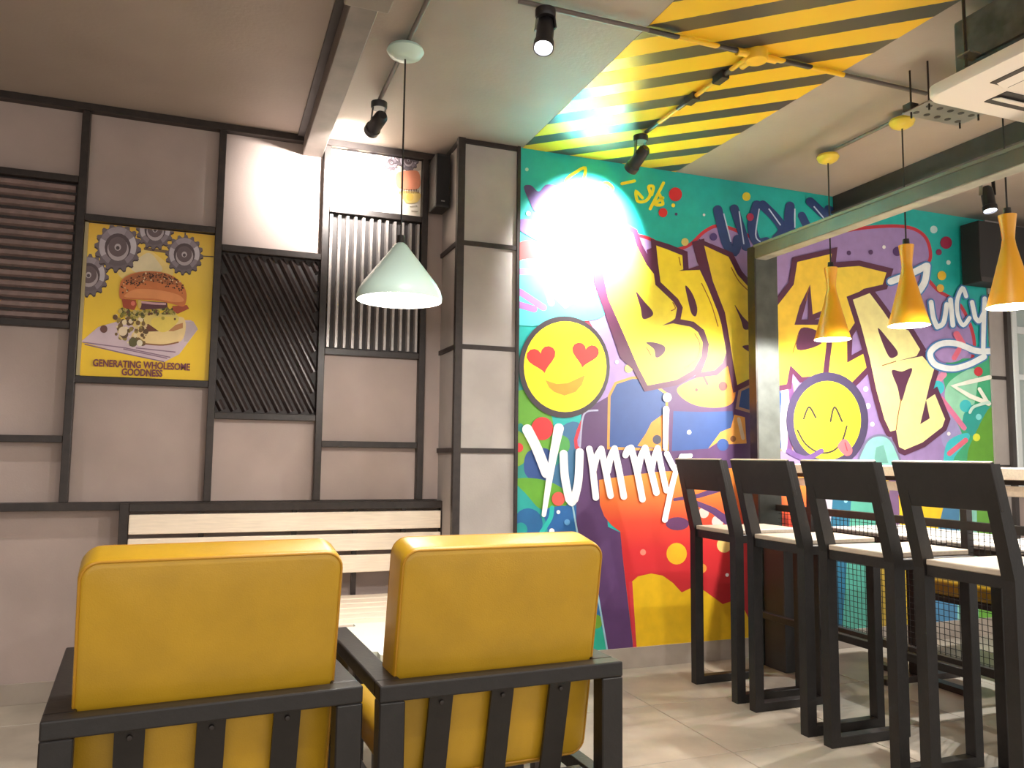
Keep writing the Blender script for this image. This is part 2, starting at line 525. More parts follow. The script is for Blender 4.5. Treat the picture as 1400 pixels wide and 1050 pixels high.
a.build('printed_steam', pt)
for l, w, c in ((((690, 350), (900, 380)), 4, (120, 96, 70)), (((1220, 420), (1400, 430)), 1.4, (70, 56, 56)), (((1075, 170), (1070, 250)), 2, (90, 76, 70))):
    a = pa(); a.line(C1(*l), w, c); a.build('printed_rod', pt)
for gx, gy, gr in ((121, 376, 28), (161, 338, 32), (212, 314, 26), (252, 348, 26)):
    a = pa(); gear(a, gx, gy, gr); a.build('printed_gear', pt)
a = pa()
a.poly(C2((75, 540), (240, 400), (480, 330), (1130, 335), (1195, 420), (1015, 660), (870, 735), (500, 655)), (208, 186, 196))
for l in (((90, 545), (500, 600), (930, 690)), ((110, 565), (480, 650), (870, 732)), ((600, 600), (980, 640)), ((480, 610), (900, 700))):
    a.line(C2(*l), 1.6, (140, 112, 132))
a.poly(C2((1060, 350), (1150, 345), (1195, 420), (1100, 540), (1060, 540)), (190, 172, 176))
a.build('printed_napkin', pt)
a = pa()
a.poly(C2((560, 470), (640, 400), (760, 330), (1010, 300), (1075, 350), (1065, 480), (1010, 545), (860, 568), (680, 560), (580, 520)), (232, 204, 146), True)
a.line(C2((680, 560), (860, 572), (1010, 545)), 2, (140, 92, 60), True)
a.poly(C2((560, 300), (700, 270), (960, 275), (1010, 330), (900, 400), (700, 420), (580, 400)), (222, 198, 112), True)
a.poly(C2((760, 320), (900, 300), (1010, 330), (930, 420), (850, 450), (760, 400)), (232, 206, 96), True)
a.poly(C2((910, 440), (980, 380), (1050, 360), (1050, 410), (960, 440)), (190, 132, 84))
a.poly(C2((650, 400), (720, 370), (820, 440), (700, 445)), (110, 62, 44))
for i in range(110):
    x, y = random.uniform(400, 700), random.uniform(290, 570)
    if y > 320 + (x - 380) * 0.9 + 120 or y < 280 + (700 - x) * 0.0: continue
    c = random.choice([(120, 92, 52), (214, 190, 140), (96, 70, 44), (150, 128, 66), (232, 214, 176)])
    a.ell(100 + x / 7, 390 + y / 7, random.uniform(1.2, 3.6), c, n=8)
a.ell(142, 450, 5, (112, 74, 66)); a.ell(170, 457, 5.5, (92, 70, 54)); a.ell(168, 453, 6, (226, 206, 176))
a.ell(182, 468, 6, (96, 90, 52)); a.ell(191, 469, 4, (226, 214, 190))
for i in range(120):
    x = random.uniform(450, 1000); y = random.gauss(265, 22) - (x - 700) * 0.02
    a.ell(100 + x / 7, 390 + y / 7, random.uniform(1.0, 3.0), random.choice([(120, 112, 44), (84, 80, 38), (168, 152, 66), (190, 170, 100), (100, 66, 44)]), n=7)
a.poly(C2((465, 130), (600, 140), (610, 190), (585, 240), (480, 215)), (168, 74, 44))
a.poly(C2((620, 150), (900, 165), (905, 210), (850, 225), (640, 235)), (92, 50, 58))
a.line(C2((640, 160), (760, 175), (880, 180)), 3, (206, 160, 166), True)
a.poly(C2((950, 200), (1090, 190), (1110, 225), (1000, 275), (955, 240)), (170, 80, 50))
a.ell(182, 415, 3, (224, 120, 100)); a.ell(191, 415, 2.5, (214, 180, 100), ry=7)
a.build('printed_burger_filling', pt)
a = pa()
bun = C1((450, 830), (443, 740), (468, 650), (560, 592), (700, 568), (850, 578), (965, 620), (1050, 695), (1085, 780), (1080, 860), (1050, 905), (950, 880), (800, 850), (600, 838), (500, 830))
a.poly(bun, (206, 120, 66), True)
a.poly(C1((500, 790), (600, 740), (800, 745), (1000, 790), (1060, 850), (960, 862), (800, 832), (600, 822), (500, 815)), (226, 148, 92), True)
a.poly(C1((480, 650), (570, 600), (700, 578), (850, 588), (960, 628), (1040, 700), (900, 690), (700, 660), (560, 680)), (176, 104, 60), True)
for i in range(170):
    x = random.uniform(465, 1055); tt = (x - 760) / 300
    yb = 580 + 110 * tt * tt; y = yb + abs(random.gauss(0, 60))
    if y > 790: continue
    a.ell(100 + x / 7, 290 + y / 7, random.uniform(0.7, 1.4), random.choice([(78, 44, 26), (58, 34, 24), (226, 196, 150), (110, 64, 36), (96, 56, 32)]), n=6)
a.build('printed_bun', pt)
for txt, cxp, cyp, sz in (('GENERATING WHOLESOME', 194.5, 503.5, 0.424), ('GOODNESS', 194.3, 514.0, 0.178)):
    me = text_mesh(txt, 0.05, 0.0017)
    tw = max(v.co.x for v in me.vertices) - min(v.co.x for v in me.vertices)
    p = onY(cxp, cyp, py_)
    for v in me.vertices: v.co = Vector((v.co.x * sz / tw, 0.0, v.co.y * 0.92))
    o = obj('printed_lettering', me, paint((122, 62, 70)), pt, (p.x - ox, py_ - YP - 0.0012 - Art.layer * 0.000012, p.z - oz))
    o['label'] = 'purple capital lettering'
# aluminium strip beside the poster
box('poster_edge', PX0 - ox - 0.003, PX0 - ox + 0.012, py_ - YP - 0.014, py_ - YP, 0, PZ1 - PZ0, mat('poster_edge_grey', (176, 160, 120), 0.4), pt)

# ---- second poster under the spot
QX0, QX1, QZ0, QZ1 = 0.541, 1.034, 2.424, 2.742
qt = tag(empty('gear_poster', ((QX0 + QX1) / 2, YP, QZ0)), 'pale poster with small gears, washed out by the spotlight above the silver ribs', 'poster')
ox2, oz2 = (QX0 + QX1) / 2, QZ0
box('poster_sheet', QX0 - ox2, QX1 - ox2, py_ - YP, -0.001, 0, QZ1 - QZ0, mat('poster_cream', (236, 224, 206), 0.4, var=0.02), qt)
qa = lambda: Art(py_ - 0.0003, (QX0 + .001, QX1 - .001, QZ0 + .001, QZ1 - .001), ox2, oz2)
a = qa(); a.poly([(508, 198), (577, 210), (577, 232), (540, 236), (524, 222), (506, 214)], (196, 180, 164), True); a.build('printed_backdrop', qt)
for gx, gy, gr in ((483, 203, 9), (511, 212, 6), (535, 223, 10), (545, 214, 12), (558, 220, 14), (568, 212, 10)):
    a = qa(); gear(a, gx, gy, gr, teeth=12); a.build('printed_gear', qt)
a = qa()
a.poly([(542, 238), (556, 234), (572, 236), (572, 258), (546, 258), (541, 250)], (222, 140, 108), True)
a.poly([(546, 262), (573, 264), (571, 276), (556, 278), (549, 270)], (232, 200, 120), True)
a.ell(560, 270, 5, (226, 190, 90)); a.line([(560, 283), (570, 282)], 1, (120, 110, 96)); a.line([(562, 289), (571, 290)], 1, (140, 120, 100))
a.build('printed_burger', qt)
a = qa()   # small illegible script across the burger
x = 545
for k in range(8):
    a.line([(x, 258 + random.uniform(0, 2)), (x + 1.4, 265), (x + 3, 259 + random.uniform(0, 2)), (x + 3.2, 265)], 0.9, (112, 74, 48)); x += 3.4
a.build('printed_script', qt)

# ------------------------------------------------------------------ graffiti mural
MX0, MX1, MZ0, MZ1 = 1.497, 4.93, 0.107, ZC
mu = tag(empty('mural', ((MX0 + MX1) / 2, YM, MZ0)), 'colourful graffiti mural of bubble letters, smiley faces and a cup painted on the wall', 'mural')
MOX, MOZ = (MX0 + MX1) / 2, MZ0
Art.layer = 0
ma = lambda: Art(YM - 0.0005, (MX0, MX1, MZ0, MZ1), MOX, MOZ)
TEAL = (30, 176, 170); PUR = (160, 134, 190); DPUR = (86, 54, 100); MAR = (88, 40, 70); YEL = (250, 222, 52); YE2 = (244, 204, 62)
CREAM = (250, 238, 176); WHITE = (246, 240, 240); RED = (206, 40, 48); ORG = (226, 140, 46); BLU = (44, 76, 138); GRN = (96, 160, 44)
MINT = (140, 216, 200); PINK = (226, 106, 130); DBL = (42, 66, 120); CYA = (60, 196, 206); BLK = (58, 48, 54)
box('painted_backdrop', MX0 - MOX, MX1 - MOX, -0.0004, 0.0035, 0, MZ1 - MZ0, paint(TEAL), mu)
c3 = crop(700, 350, 3.0); c4 = crop(800, 280, 4.2); c5 = crop(700, 700, 4.2); c6 = crop(950, 250, 3.089); cy = crop(700, 480, 4.2)
ck = crop(880, 480, 4.2); cr = crop(1100, 440, 3.75); ct = crop(700, 200, 4.667); c8 = crop(900, 600, 4.2); ce3 = crop(1050, 350, 3.0)

# colour fields
a = ma()
a.poly([(700, 520), (735, 540), (760, 600), (800, 640), (800, 900), (700, 930)], (40, 140, 130), True)
a.poly(cy((20, 250), (90, 230), (150, 330), (230, 380), (230, 560), (150, 560), (60, 420), (20, 420)), GRN, True)
a.poly(cy((10, 470), (70, 480), (110, 560), (70, 640), (10, 650)), (120, 160, 50), True)
a.poly(cy((90, 580), (200, 560), (250, 640), (220, 740), (130, 750), (70, 690)), BLU, True)
a.poly(cy((270, 450), (400, 440), (400, 900), (260, 880), (230, 700), (300, 600)), (58, 110, 150), True)
a.poly(cy((250, 480), (320, 500), (330, 560), (290, 590), (240, 560)), (80, 160, 80), True)
a.poly(cy((0, 740), (120, 730), (240, 760), (330, 830), (280, 910), (150, 900), (60, 800)), GRN, True)
a.poly(cy((0, 780), (60, 800), (140, 890), (220, 960), (180, 1080), (0, 1090)), (30, 156, 150), True)
a.ell(722, 716, 20, (30, 96, 150)); a.ell(712, 724, 9, (24, 150, 146))
a.poly(cy((190, 910), (350, 900), (400, 1050), (230, 1070), (200, 1000)), (34, 96, 160), True)
a.poly(cy((340, 890), (420, 900), (480, 1100), (560, 1500), (620, 1720), (300, 1720)), (30, 100, 160))
a.poly([(807, 845), (818, 840), (832, 890), (800, 892)], (34, 166, 140)); a.ell(815, 850, 9, (110, 160, 50))
a.line(cy((170, 1040), (220, 960), (230, 900)), 6, (36, 180, 170), True)
a.build('painted_colour_field', mu, 'green, teal and blue blobs')
a = ma()
pur = [(770, 400), (800, 340), (840, 322), (880, 326), (905, 338), (925, 343), (945, 336), (965, 318), (985, 311), (1015, 321), (1040, 332), (1075, 338), (1120, 326), (1180, 314), (1235, 312), (1262, 324), (1270, 350), (1262, 372), (1280, 398), (1312, 420), (1330, 470), (1318, 520), (1322, 560), (1295, 600), (1290, 660), (1120, 690), (1040, 660), (850, 600), (790, 610), (812, 545), (830, 500), (806, 440)]
a.line(catmull(pur), 9, (196, 50, 66), closed=True); a.poly(pur, PUR, True)
a.poly([(1285, 560), (1300, 540), (1330, 555), (1310, 600), (1290, 610)], (160, 150, 200), True)
a.build('painted_colour_field', mu, 'lilac cloud with a red edge')
a = ma()
a.poly([(1290, 500), (1330, 490), (1360, 500), (1360, 720), (1260, 720), (1285, 640), (1315, 600), (1300, 560)], (60, 170, 120), True)
a.poly([(1300, 520), (1335, 505), (1330, 560), (1312, 575), (1292, 545)], (150, 214, 180), True)
a.ell(1338, 575, 22, (36, 160, 150)); a.ell(1320, 555, 8, (60, 190, 196))
a.poly([(1322, 640), (1330, 600), (1362, 560), (1362, 740), (1330, 740)], GRN, True)
a.ell(1335, 598, 5, (220, 226, 60)); a.ell(1338, 570, 4, (130, 220, 220))
a.poly([(1290, 640), (1295, 605), (1320, 592), (1325, 600), (1305, 625), (1300, 650)], CYA, True)
a.line([(1287, 545), (1305, 568), (1318, 585)], 7, (220, 120, 160), True); a.line([(1298, 620), (1320, 602)], 7, PINK, True)
a.line([(1282, 520), (1290, 512)], 9, (222, 140, 170)); a.ell(1282, 530, 9, CYA); a.ell(1297, 593, 2.5, WHITE)
a.build('painted_colour_field', mu, 'green and cyan blobs')

# cup
CUP = gradient_mat('cup_orange_to_red', [(0.0, (176, 34, 48)), (0.48, (204, 40, 44)), (0.62, (214, 66, 40)), (0.74, (226, 112, 44)), (0.86, (230, 144, 52))], 0.0, 1.08)
a = ma()
a.poly([(795, 563), (835, 540), (1040, 500), (1046, 640), (1000, 680), (830, 700), (831, 720), (848, 728), (852, 770), (866, 890), (831, 890), (819, 814), (788, 731), (788, 690), (793, 611)], DPUR)
a.line([(817, 561), (802, 563), (796, 575), (793, 611)], 2.4, (170, 170, 196), True); a.line([(783, 692), (789, 727), (817, 812), (830, 888)], 2.4, (150, 190, 206))
a.build('painted_cup_shadow', mu, 'dark purple side of the painted cup')
a = ma()
a.poly([(819, 656), (860, 650), (900, 645), (1000, 640), (1128, 640), (1128, 660), (1118, 790), (1095, 884), (866, 888), (851, 760), (848, 727), (836, 718), (826, 706), (820, 690)], CUP)
a.poly([(862, 797), (872, 788), (890, 784), (906, 787), (920, 797), (932, 810), (944, 804), (962, 807), (980, 820), (988, 826), (1000, 822), (1016, 830), (1040, 880), (1040, 895), (869, 895)], (226, 180, 22))
a.line([(862, 797), (868, 888)], 5, (196, 50, 60))
for x, y, r, c in ((925, 757, 14, (226, 172, 30)), (879, 755, 4, (240, 130, 110)), (960, 777, 6, (226, 150, 60)), (994, 786, 2.4, WHITE), (962, 701, 7, (246, 196, 186)), (981, 713, 8, (246, 200, 196)), (1000, 716, 5, WHITE), (990, 745, 10, (236, 200, 120))):
    a.ell(x, y, r, c)
a.line([(922, 683), (955, 678), (985, 668)], [4, 8], DPUR); a.line([(948, 686), (975, 698), (1005, 720)], [6, 12], DPUR); a.ell(926, 716, 16, (92, 50, 92), 9)
a.ell(985, 890, 9, DPUR, 6)
a.poly([(1118, 770), (1128, 770), (1116, 830), (1106, 860)], YE2)
a.build('painted_cup', mu, 'orange to red cup with yellow bubbles')
a = ma()
a.outlined(cy((560, 550), (565, 260), (600, 190), (690, 160), (760, 160), (880, 250), (885, 560)), BLU, (206, 146, 60), 7)
a.poly(cy((870, 360), (800, 410), (770, 470), (720, 545), (860, 560)), ORG); a.ell(898, 601, 6, (60, 60, 80))
a.outlined(ck((170, 345), (330, 350), (510, 345), (520, 430), (440, 465), (370, 560), (160, 575)), BLU, DPUR, 8)
a.poly(ck((520, 365), (580, 380), (590, 530), (480, 535), (430, 520), (370, 560), (440, 465), (500, 440)), (222, 154, 70))
a.line(ck((545, 390), (570, 500)), 5, (214, 190, 160)); a.ell(1002, 600, 4, (130, 80, 40)); a.ell(988, 608, 8, BLU); a.ell(942, 591, 3, WHITE)
a.line(ck((610, 350), (615, 555), (500, 560)), 7, DPUR)
a.outlined(ck((195, 210), (300, 155), (400, 130), (480, 85), (525, 220), (505, 300), (420, 325), (300, 312), (215, 265)), (236, 154, 62), DPUR, 7, True)
a.ell(988, 528, 6, (110, 56, 52)); a.ell(952, 533, 2, (110, 56, 52)); a.line(ck((340, 140), (365, 190)), 3, (120, 60, 60))
a.outlined(ck((545, 320), (560, 230), (640, 195), (760, 200), (850, 210), (840, 330), (840, 560), (700, 560), (650, 350)), BLU, (170, 130, 110), 8)
a.line(ck((800, 210), (815, 260), (805, 400), (815, 560)), 11, WHITE, True)
a.line(ck((840, 190), (850, 320), (835, 570)), 7, (110, 70, 120), True)
a.build('painted_cup_drawing', mu, 'blue and orange panels above the cup')

# lower right colour swaths below the counter line
a = ma()
for pts, c in (([(1128, 640), (1170, 640), (1180, 780), (1120, 860)], (200, 190, 206)), ([(1140, 660), (1175, 660), (1165, 880), (1120, 890)], (40, 110, 140)),
               ([(1165, 660), (1196, 660), (1205, 880), (1150, 880)], (86, 170, 150)), ([(1196, 650), (1216, 650), (1230, 720), (1225, 880), (1200, 880)], (190, 160, 60)),
               ([(1214, 640), (1225, 650), (1232, 720), (1245, 880), (1224, 880)], (120, 90, 130)), ([(1228, 665), (1300, 660), (1302, 760), (1262, 790), (1250, 880), (1236, 880)], (246, 204, 26)),
               ([(1300, 650), (1318, 650), (1312, 870), (1262, 880), (1268, 780)], (70, 130, 170)), ([(1312, 650), (1336, 650), (1342, 870), (1308, 870)], (140, 206, 190)),
               ([(1334, 640), (1362, 640), (1362, 880), (1338, 870)], (104, 170, 60))):
    a.poly(pts, c)
a.ell(1156, 685, 2.5, (150, 210, 230)); a.build('painted_colour_field', mu, 'tall colour streaks low on the right')

# top-left hearts, scribble, yellow script
a = ma()
a.poly(ct((75, 260), (120, 250), (170, 290), (220, 245), (290, 260), (290, 330), (160, 420), (110, 350)), (84, 62, 116), True)
a.poly(ct((45, 470), (130, 470), (220, 520), (180, 600), (100, 570), (45, 530)), (110, 80, 140), True)
a.ell(720, 350, 20, (220, 60, 60)); a.line(ct((45, 775), (120, 760), (180, 720)), 3, (240, 190, 190), True)
a.poly([(700, 365), (745, 355), (800, 375), (830, 400), (825, 432), (780, 440), (700, 440)], (90, 200, 206), True)
for l in (((60, 800), (190, 800), (250, 1000)), ((170, 790), (290, 960), (340, 1010), (420, 960)), ((420, 700), (440, 900), (560, 900)), ((50, 930), (200, 1030)), ((300, 760), (400, 980)), ((40, 1010), (140, 1040))):
    a.line(ct(*l), 9, (156, 110, 170), False)
for l in (((350, 750), (410, 880), (430, 940)), ((450, 720), (490, 900), (560, 900)), ((380, 1000), (440, 990), (430, 950))):
    a.line(ct(*l), 3.4, (236, 196, 220))
a.build('painted_scribble', mu, 'purple tag scribble and hearts')
for l in (((335, 255), (350, 210), (400, 170), (465, 140), (455, 225)), ((700, 240), (780, 222)), ((550, 260), (600, 235), (640, 270), (600, 300)), ((830, 330), (790, 290), (800, 350), (850, 350), (880, 310), (870, 260), (900, 260), (890, 310)), ((965, 235), (880, 400)), ((960, 330), (910, 370), (960, 370), (940, 310)), ((480, 230), (520, 300), (560, 240), (560, 330))):
    a = ma(); a.line(ct(*l), 4.2, (240, 220, 40), True); a.build('script_stroke', mu, 'yellow handwritten script')
Art.layer += 1
for x, y, r, c in ((923, 266, 9, RED), (906, 291, 6, RED), (920, 281, 2.6, YEL), (924, 293, 2, DPUR), (1020, 269, 5.6, (226, 206, 60)), (962, 294, 1.8, WHITE), (720, 232, 2.4, (180, 226, 200)), (722, 292, 3, (190, 236, 220)), (936, 331, 5, (220, 196, 120)), (975, 324, 5, (84, 66, 130)),
                   (1276, 314, 5, (190, 220, 220)), (1293, 332, 8, (150, 36, 70)), (1283, 345, 4, (130, 40, 80)), (1296, 359, 3, (200, 226, 220)), (1287, 377, 6, (230, 190, 50)), (1285, 394, 5, (226, 180, 70)), (1208, 338, 2.4, WHITE), (1190, 345, 3, DPUR), (1160, 346, 3, DPUR), (1226, 344, 6, (84, 50, 110)),
                   (1183, 532, 3.4, WHITE), (1186, 555, 3.6, WHITE), (1192, 580, 3, WHITE), (1170, 540, 7, (190, 110, 160)), (859, 504, 5.4, (240, 220, 110)), (843, 495, 2.6, WHITE), (1337, 508, 6, (206, 50, 60)), (705, 563, 2.4, WHITE), (763, 700, 2.6, WHITE), (754, 726, 3.6, WHITE), (775, 714, 4, (90, 150, 200)), (741, 586, 15, (212, 48, 52)), (709, 612, 6, (206, 50, 52)), (763, 682, 9, (222, 90, 80))):
    a = ma(); a.ell(x, y, r, c, bump=False); a.build('painted_dot', mu)

# dark blue bubble word
a = ma()
for l, w in ((((95, 115), (130, 250), (165, 290), (180, 240)), 13), (((165, 110), (195, 200), (215, 270)), 12), (((260, 95), (240, 180), (260, 250), (300, 250)), 13), (((285, 95), (340, 150), (370, 200), (340, 240)), 13), (((400, 100), (395, 160), (410, 230)), 13), (((450, 140), (480, 200)), 11), (((485, 80), (560, 150)), 12), (((560, 110), (600, 130)), 10)):
    a.line(c6(*l), w, DBL, True)
a.ell(1025, 297, 5, (170, 40, 80))
for l in (((120, 130), (150, 250)), ((185, 120), (205, 260)), ((270, 110), (255, 220), (275, 250)), ((310, 110), (360, 180)), ((420, 110), (420, 190)), ((500, 100), (555, 165)), ((440, 190), (490, 190))):
    a.line(c6(*l), 1.7, (196, 210, 236), True)
a.build('painted_bubble_word', mu, 'dark blue bubble lettering with white shine')

# BURGER letters
def letter(shapes, counters=(), shine=(), fill=YEL, ow=9, pre=()):
    a = ma()
    for p in pre: a.poly(p, MAR)
    for p in shapes: a.line(p, ow, MAR, closed=True)
    for k, p in enumerate(shapes): a.poly(p, fill if k == 0 else (fill if not isinstance(fill, list) else fill[k]))
    for p in counters: a.poly(p, MAR, True)
    for p in shine: a.line(p, 1.3, (150, 90, 30), True)
    return a.build('painted_letter', mu)


letter([c4((75, 130), (180, 118), (270, 165), (295, 240), (350, 345), (430, 445), (530, 540), (556, 590), (545, 625), (500, 665), (440, 694), (500, 682), (570, 684), (640, 722), (672, 790), (665, 870), (620, 948), (520, 1006), (356, 1038), (300, 930), (220, 745), (130, 540), (80, 290))],
       [c4((290, 500), (340, 560), (384, 612), (380, 640), (330, 655), (315, 590)), c4((348, 792), (400, 792), (452, 812), (455, 842), (428, 872), (402, 876), (392, 830))],
       [c4((625, 740), (655, 800), (640, 880), (570, 940)), c4((500, 560), (515, 595), (490, 610)), c4((350, 820), (375, 865))],
       (250, 228, 70), 15, [c4((50, 300), (140, 540), (215, 740), (310, 930), (270, 945), (200, 880), (110, 620), (45, 440))])
letter([c4((535, 380), (655, 375), (700, 470), (760, 620), (800, 760), (805, 850), (785, 910), (740, 950), (665, 962), (700, 870), (708, 800), (680, 720), (620, 672), (545, 658), (558, 590), (530, 540), (430, 445), (415, 330), (405, 235), (470, 258), (555, 292), (560, 372))],
       [c4((572, 465), (612, 510), (640, 590), (632, 640), (608, 625), (590, 560))], [c4((665, 450), (720, 570), (760, 700)), c4((535, 300), (545, 350))],
       YEL, 15, [c4((350, 260), (400, 240), (420, 420), (425, 445), (360, 330))])
letter([c4((680, 235), (820, 300), (870, 400), (950, 490), (1050, 580), (1060, 700), (1010, 760), (1100, 960), (1060, 1030), (960, 990), (870, 1035), (845, 900), (830, 800), (800, 620), (730, 440))],
       [c4((855, 575), (900, 640), (950, 690), (960, 708), (910, 716), (890, 660)), c4((900, 812), (960, 810), (985, 860), (930, 840))], [c4((835, 360), (880, 440), (940, 500))],
       (236, 206, 62), 15, [c4((610, 215), (680, 195), (700, 330), (790, 600), (820, 800), (780, 640), (700, 440), (640, 330))])
letter([c6((330, 540), (415, 430), (430, 335), (575, 300), (558, 440), (535, 540), (495, 556), (484, 430), (440, 520), (418, 600), (520, 600), (560, 640), (570, 740), (555, 790), (520, 815), (450, 820), (400, 770), (385, 850), (330, 860))],
       [c6((445, 615), (520, 630), (530, 680), (430, 705))], [c6((435, 640), (410, 720)), c6((480, 440), (465, 500))], YE2, 15)
letter([c6((585, 360), (690, 352), (806, 380), (790, 430), (710, 448), (662, 480), (655, 540), (680, 580), (640, 640), (640, 760), (722, 715), (722, 780), (642, 862), (562, 800), (575, 690), (590, 520))],
       [c6((600, 570), (640, 600), (610, 640))], [], (246, 212, 70), 15)
letter([[(1165, 410), (1188, 401), (1206, 425), (1219, 444), (1241, 452), (1257, 478), (1252, 487), (1224, 494), (1260, 487), (1276, 505), (1270, 525), (1257, 580), (1270, 572), (1265, 547), (1277, 539), (1291, 573), (1287, 584), (1260, 605), (1236, 615), (1228, 611), (1224, 588), (1216, 590), (1208, 573), (1197, 533), (1188, 490), (1176, 445)]],
       [[(1199, 449), (1214, 465), (1226, 481), (1223, 488), (1213, 486)], [(1218, 507), (1232, 508), (1246, 504), (1239, 525), (1231, 549), (1226, 530)]], [[(1231, 546), (1227, 566), (1224, 588)], [(1224, 494), (1205, 500)]], (250, 238, 160), 14)  # last R filled paler than its yellow: lamp washout put into the colour

# smiley faces
def heart(a, x, y, s, tilt, c):
    pts = []
    for k in range(24):
        t = 2 * math.pi * k / 24
        hx = 16 * math.sin(t) ** 3; hy = -(13 * math.cos(t) - 5 * math.cos(2 * t) - 2 * math.cos(3 * t) - math.cos(4 * t))
        hx, hy = hx * s / 16, hy * s / 16
        pts.append((x + hx * math.cos(tilt) - hy * math.sin(tilt), y + hx * math.sin(tilt) + hy * math.cos(tilt)))
    a.poly(pts, c)


a = ma()
a.ell(771, 502, 62, BLK, 69.5, 40); a.ell(772, 501.5, 56.5, (252, 226, 26), 62, 40)
heart(a, 740, 490, 20, -0.2, (206, 40, 40)); heart(a, 740, 490, 18.5, -0.2, (228, 52, 46)); heart(a, 799, 484, 18.5, 0.2, (206, 40, 40)); heart(a, 799, 484, 17, 0.2, (230, 54, 48))
a.poly([(745, 520), (760, 525), (775, 524), (799, 513), (795, 526), (786, 536), (771, 541), (757, 536), (750, 530)], (232, 150, 30))
a.build('painted_smiley_face', mu, 'smiley with red heart eyes')
a = ma()
a.ell(1130, 575, 56, (70, 60, 92), 66, 40); a.ell(1130, 575, 46, (250, 230, 50), 54, 40)
for l in (((143, 668), (165, 620), (192, 662)), ((253, 678), (270, 620), (300, 678))): a.line(ce3(*l), 2.6, BLK, True)
a.line(ce3((118, 715), (150, 770), (205, 806), (262, 800), (300, 760), (320, 698)), 2.4, BLK, True)
a.poly(ce3((282, 780), (312, 750), (340, 785), (338, 812), (312, 818)), (226, 110, 120), True); a.line(ce3((312, 765), (322, 800)), 1.4, (170, 50, 70))
a.line(ce3((80, 800), (150, 830), (215, 800)), 7, (110, 80, 140), True)
a.build('painted_smiley_face', mu, 'smiley with closed arched eyes and its tongue out')
a = ma()
a.outlined(ce3((380, 860), (395, 780), (430, 745), (480, 745), (515, 790), (530, 880)), MINT, (120, 120, 150), 6, True); a.poly(ce3((430, 850), (440, 785), (470, 775), (490, 850)), (110, 170, 160))
a.build('painted_mint_shape', mu)

# white words
a = ma()
for l, w in ((((85, 450), (140, 560), (195, 700)), 14), (((265, 445), (225, 650), (180, 940)), [14, 6]), (((293, 590), (300, 720), (325, 850)), 11), (((325, 850), (340, 868), (355, 850)), 10), (((355, 850), (378, 740), (385, 580)), 11),
             (((440, 562), (455, 640), (478, 840)), 9), (((462, 690), (482, 610), (508, 562)), 9), (((508, 562), (535, 690), (562, 830)), 9), (((545, 690), (562, 610), (585, 560)), 9), (((585, 560), (612, 690), (638, 835)), 9),
             (((648, 596), (662, 566), (680, 556)), 9), (((680, 556), (712, 680), (745, 850)), 9), (((718, 690), (735, 610), (760, 556)), 9), (((760, 556), (795, 690), (825, 812)), 9), (((798, 680), (812, 610), (832, 556)), 8), (((832, 556), (858, 690), (882, 800)), 8),
             (((885, 590), (925, 672)), 8), (((1020, 600), (970, 604)), 6), (((970, 604), (925, 730), (873, 968)), [7, 8]), (((880, 335), (876, 560)), [9, 6])):
    a.line(cy(*l), w, WHITE, True)
a.ell(911, 543.5, 6, WHITE)
a.build('painted_word', mu, 'white brush lettering reading Yummy')
a = ma()
JU = [(((822, 418), (900, 388), (972, 352)), 9), (((976, 352), (965, 420), (930, 470), (905, 480)), 9), (((992, 505), (1002, 570), (1018, 610)), 6.5), (((1018, 610), (1045, 590), (1058, 515)), 6.5), (((1074, 495), (1084, 602)), 6.5), (((1140, 480), (1124, 446), (1102, 500), (1106, 565), (1128, 602), (1154, 572)), 5.5), (((1165, 505), (1178, 570)), 6), (((1178, 570), (1195, 585), (1214, 550)), 6), (((1218, 490), (1214, 600), (1212, 700)), 6),
      (((1240, 712), (1180, 710), (1100, 680), (1030, 682), (988, 720), (1010, 768), (1080, 785), (1150, 768), (1215, 735)), 8)]
for l, w in JU: a.line(c6(*l), w + 4, (70, 130, 190), True)
a.poly(c6((1010, 720), (1060, 700), (1150, 715), (1100, 755), (1040, 755)), (170, 140, 196), True); a.line(c6((1100, 640), (1130, 690)), 9, PINK); a.line(c6((1090, 740), (1110, 705)), 7, PINK)
for l, w in JU: a.line(c6(*l), w, (240, 246, 250), True)
a.line([(1351, 516), (1325, 522), (1302, 528), (1325, 542), (1350, 552)], 6, (238, 240, 226)); a.line([(1337, 532), (1348, 550)], 5, (238, 240, 226)); a.line([(1350, 550), (1330, 556), (1324, 564)], 4, (200, 230, 216), True)
a.build('painted_word', mu, 'white brush lettering reading Juicy with a looped tail')

# ------------------------------------------------------------------ ceiling beams and conduits
bt = tag(empty('ceiling_beam', (0.447, YP, ZC)), 'grey steel beam under the ceiling ending at the panelled wall', 'beam')
box('beam_body', -0.05, 0.05, -1.52, 0.0, -0.092, 0, M_BEAM, bt, 0.003, 1)
box('beam_flange', -0.083, -0.05, -1.52, 0.0, -0.012, 0, M_DARKBEAM, bt)
box('splice_plate', -0.075, 0.085, -1.66, -1.52, -0.104, 0, mat('splice_plate_paint', (132, 120, 110), 0.55), bt, 0.006, 2)
box('beam_body', -0.05, 0.05, -6.2, -1.66, -0.092, 0, M_BEAM, bt, 0.003, 1)
dt = tag(empty('ceiling_beam', (3.675, YM, ZC)), 'dark brown ceiling beam meeting the graffiti wall above the bar counter', 'beam')
box('beam_web', -0.055, 0.055, -5.9, -0.001, -0.10, 0, M_DARKBEAM, dt)
box('beam_flange', -0.075, 0.075, -5.9, -0.001, -0.115, -0.10, M_DARKBEAM, dt)

RC = 0.0095
ZP = ZC - 0.018


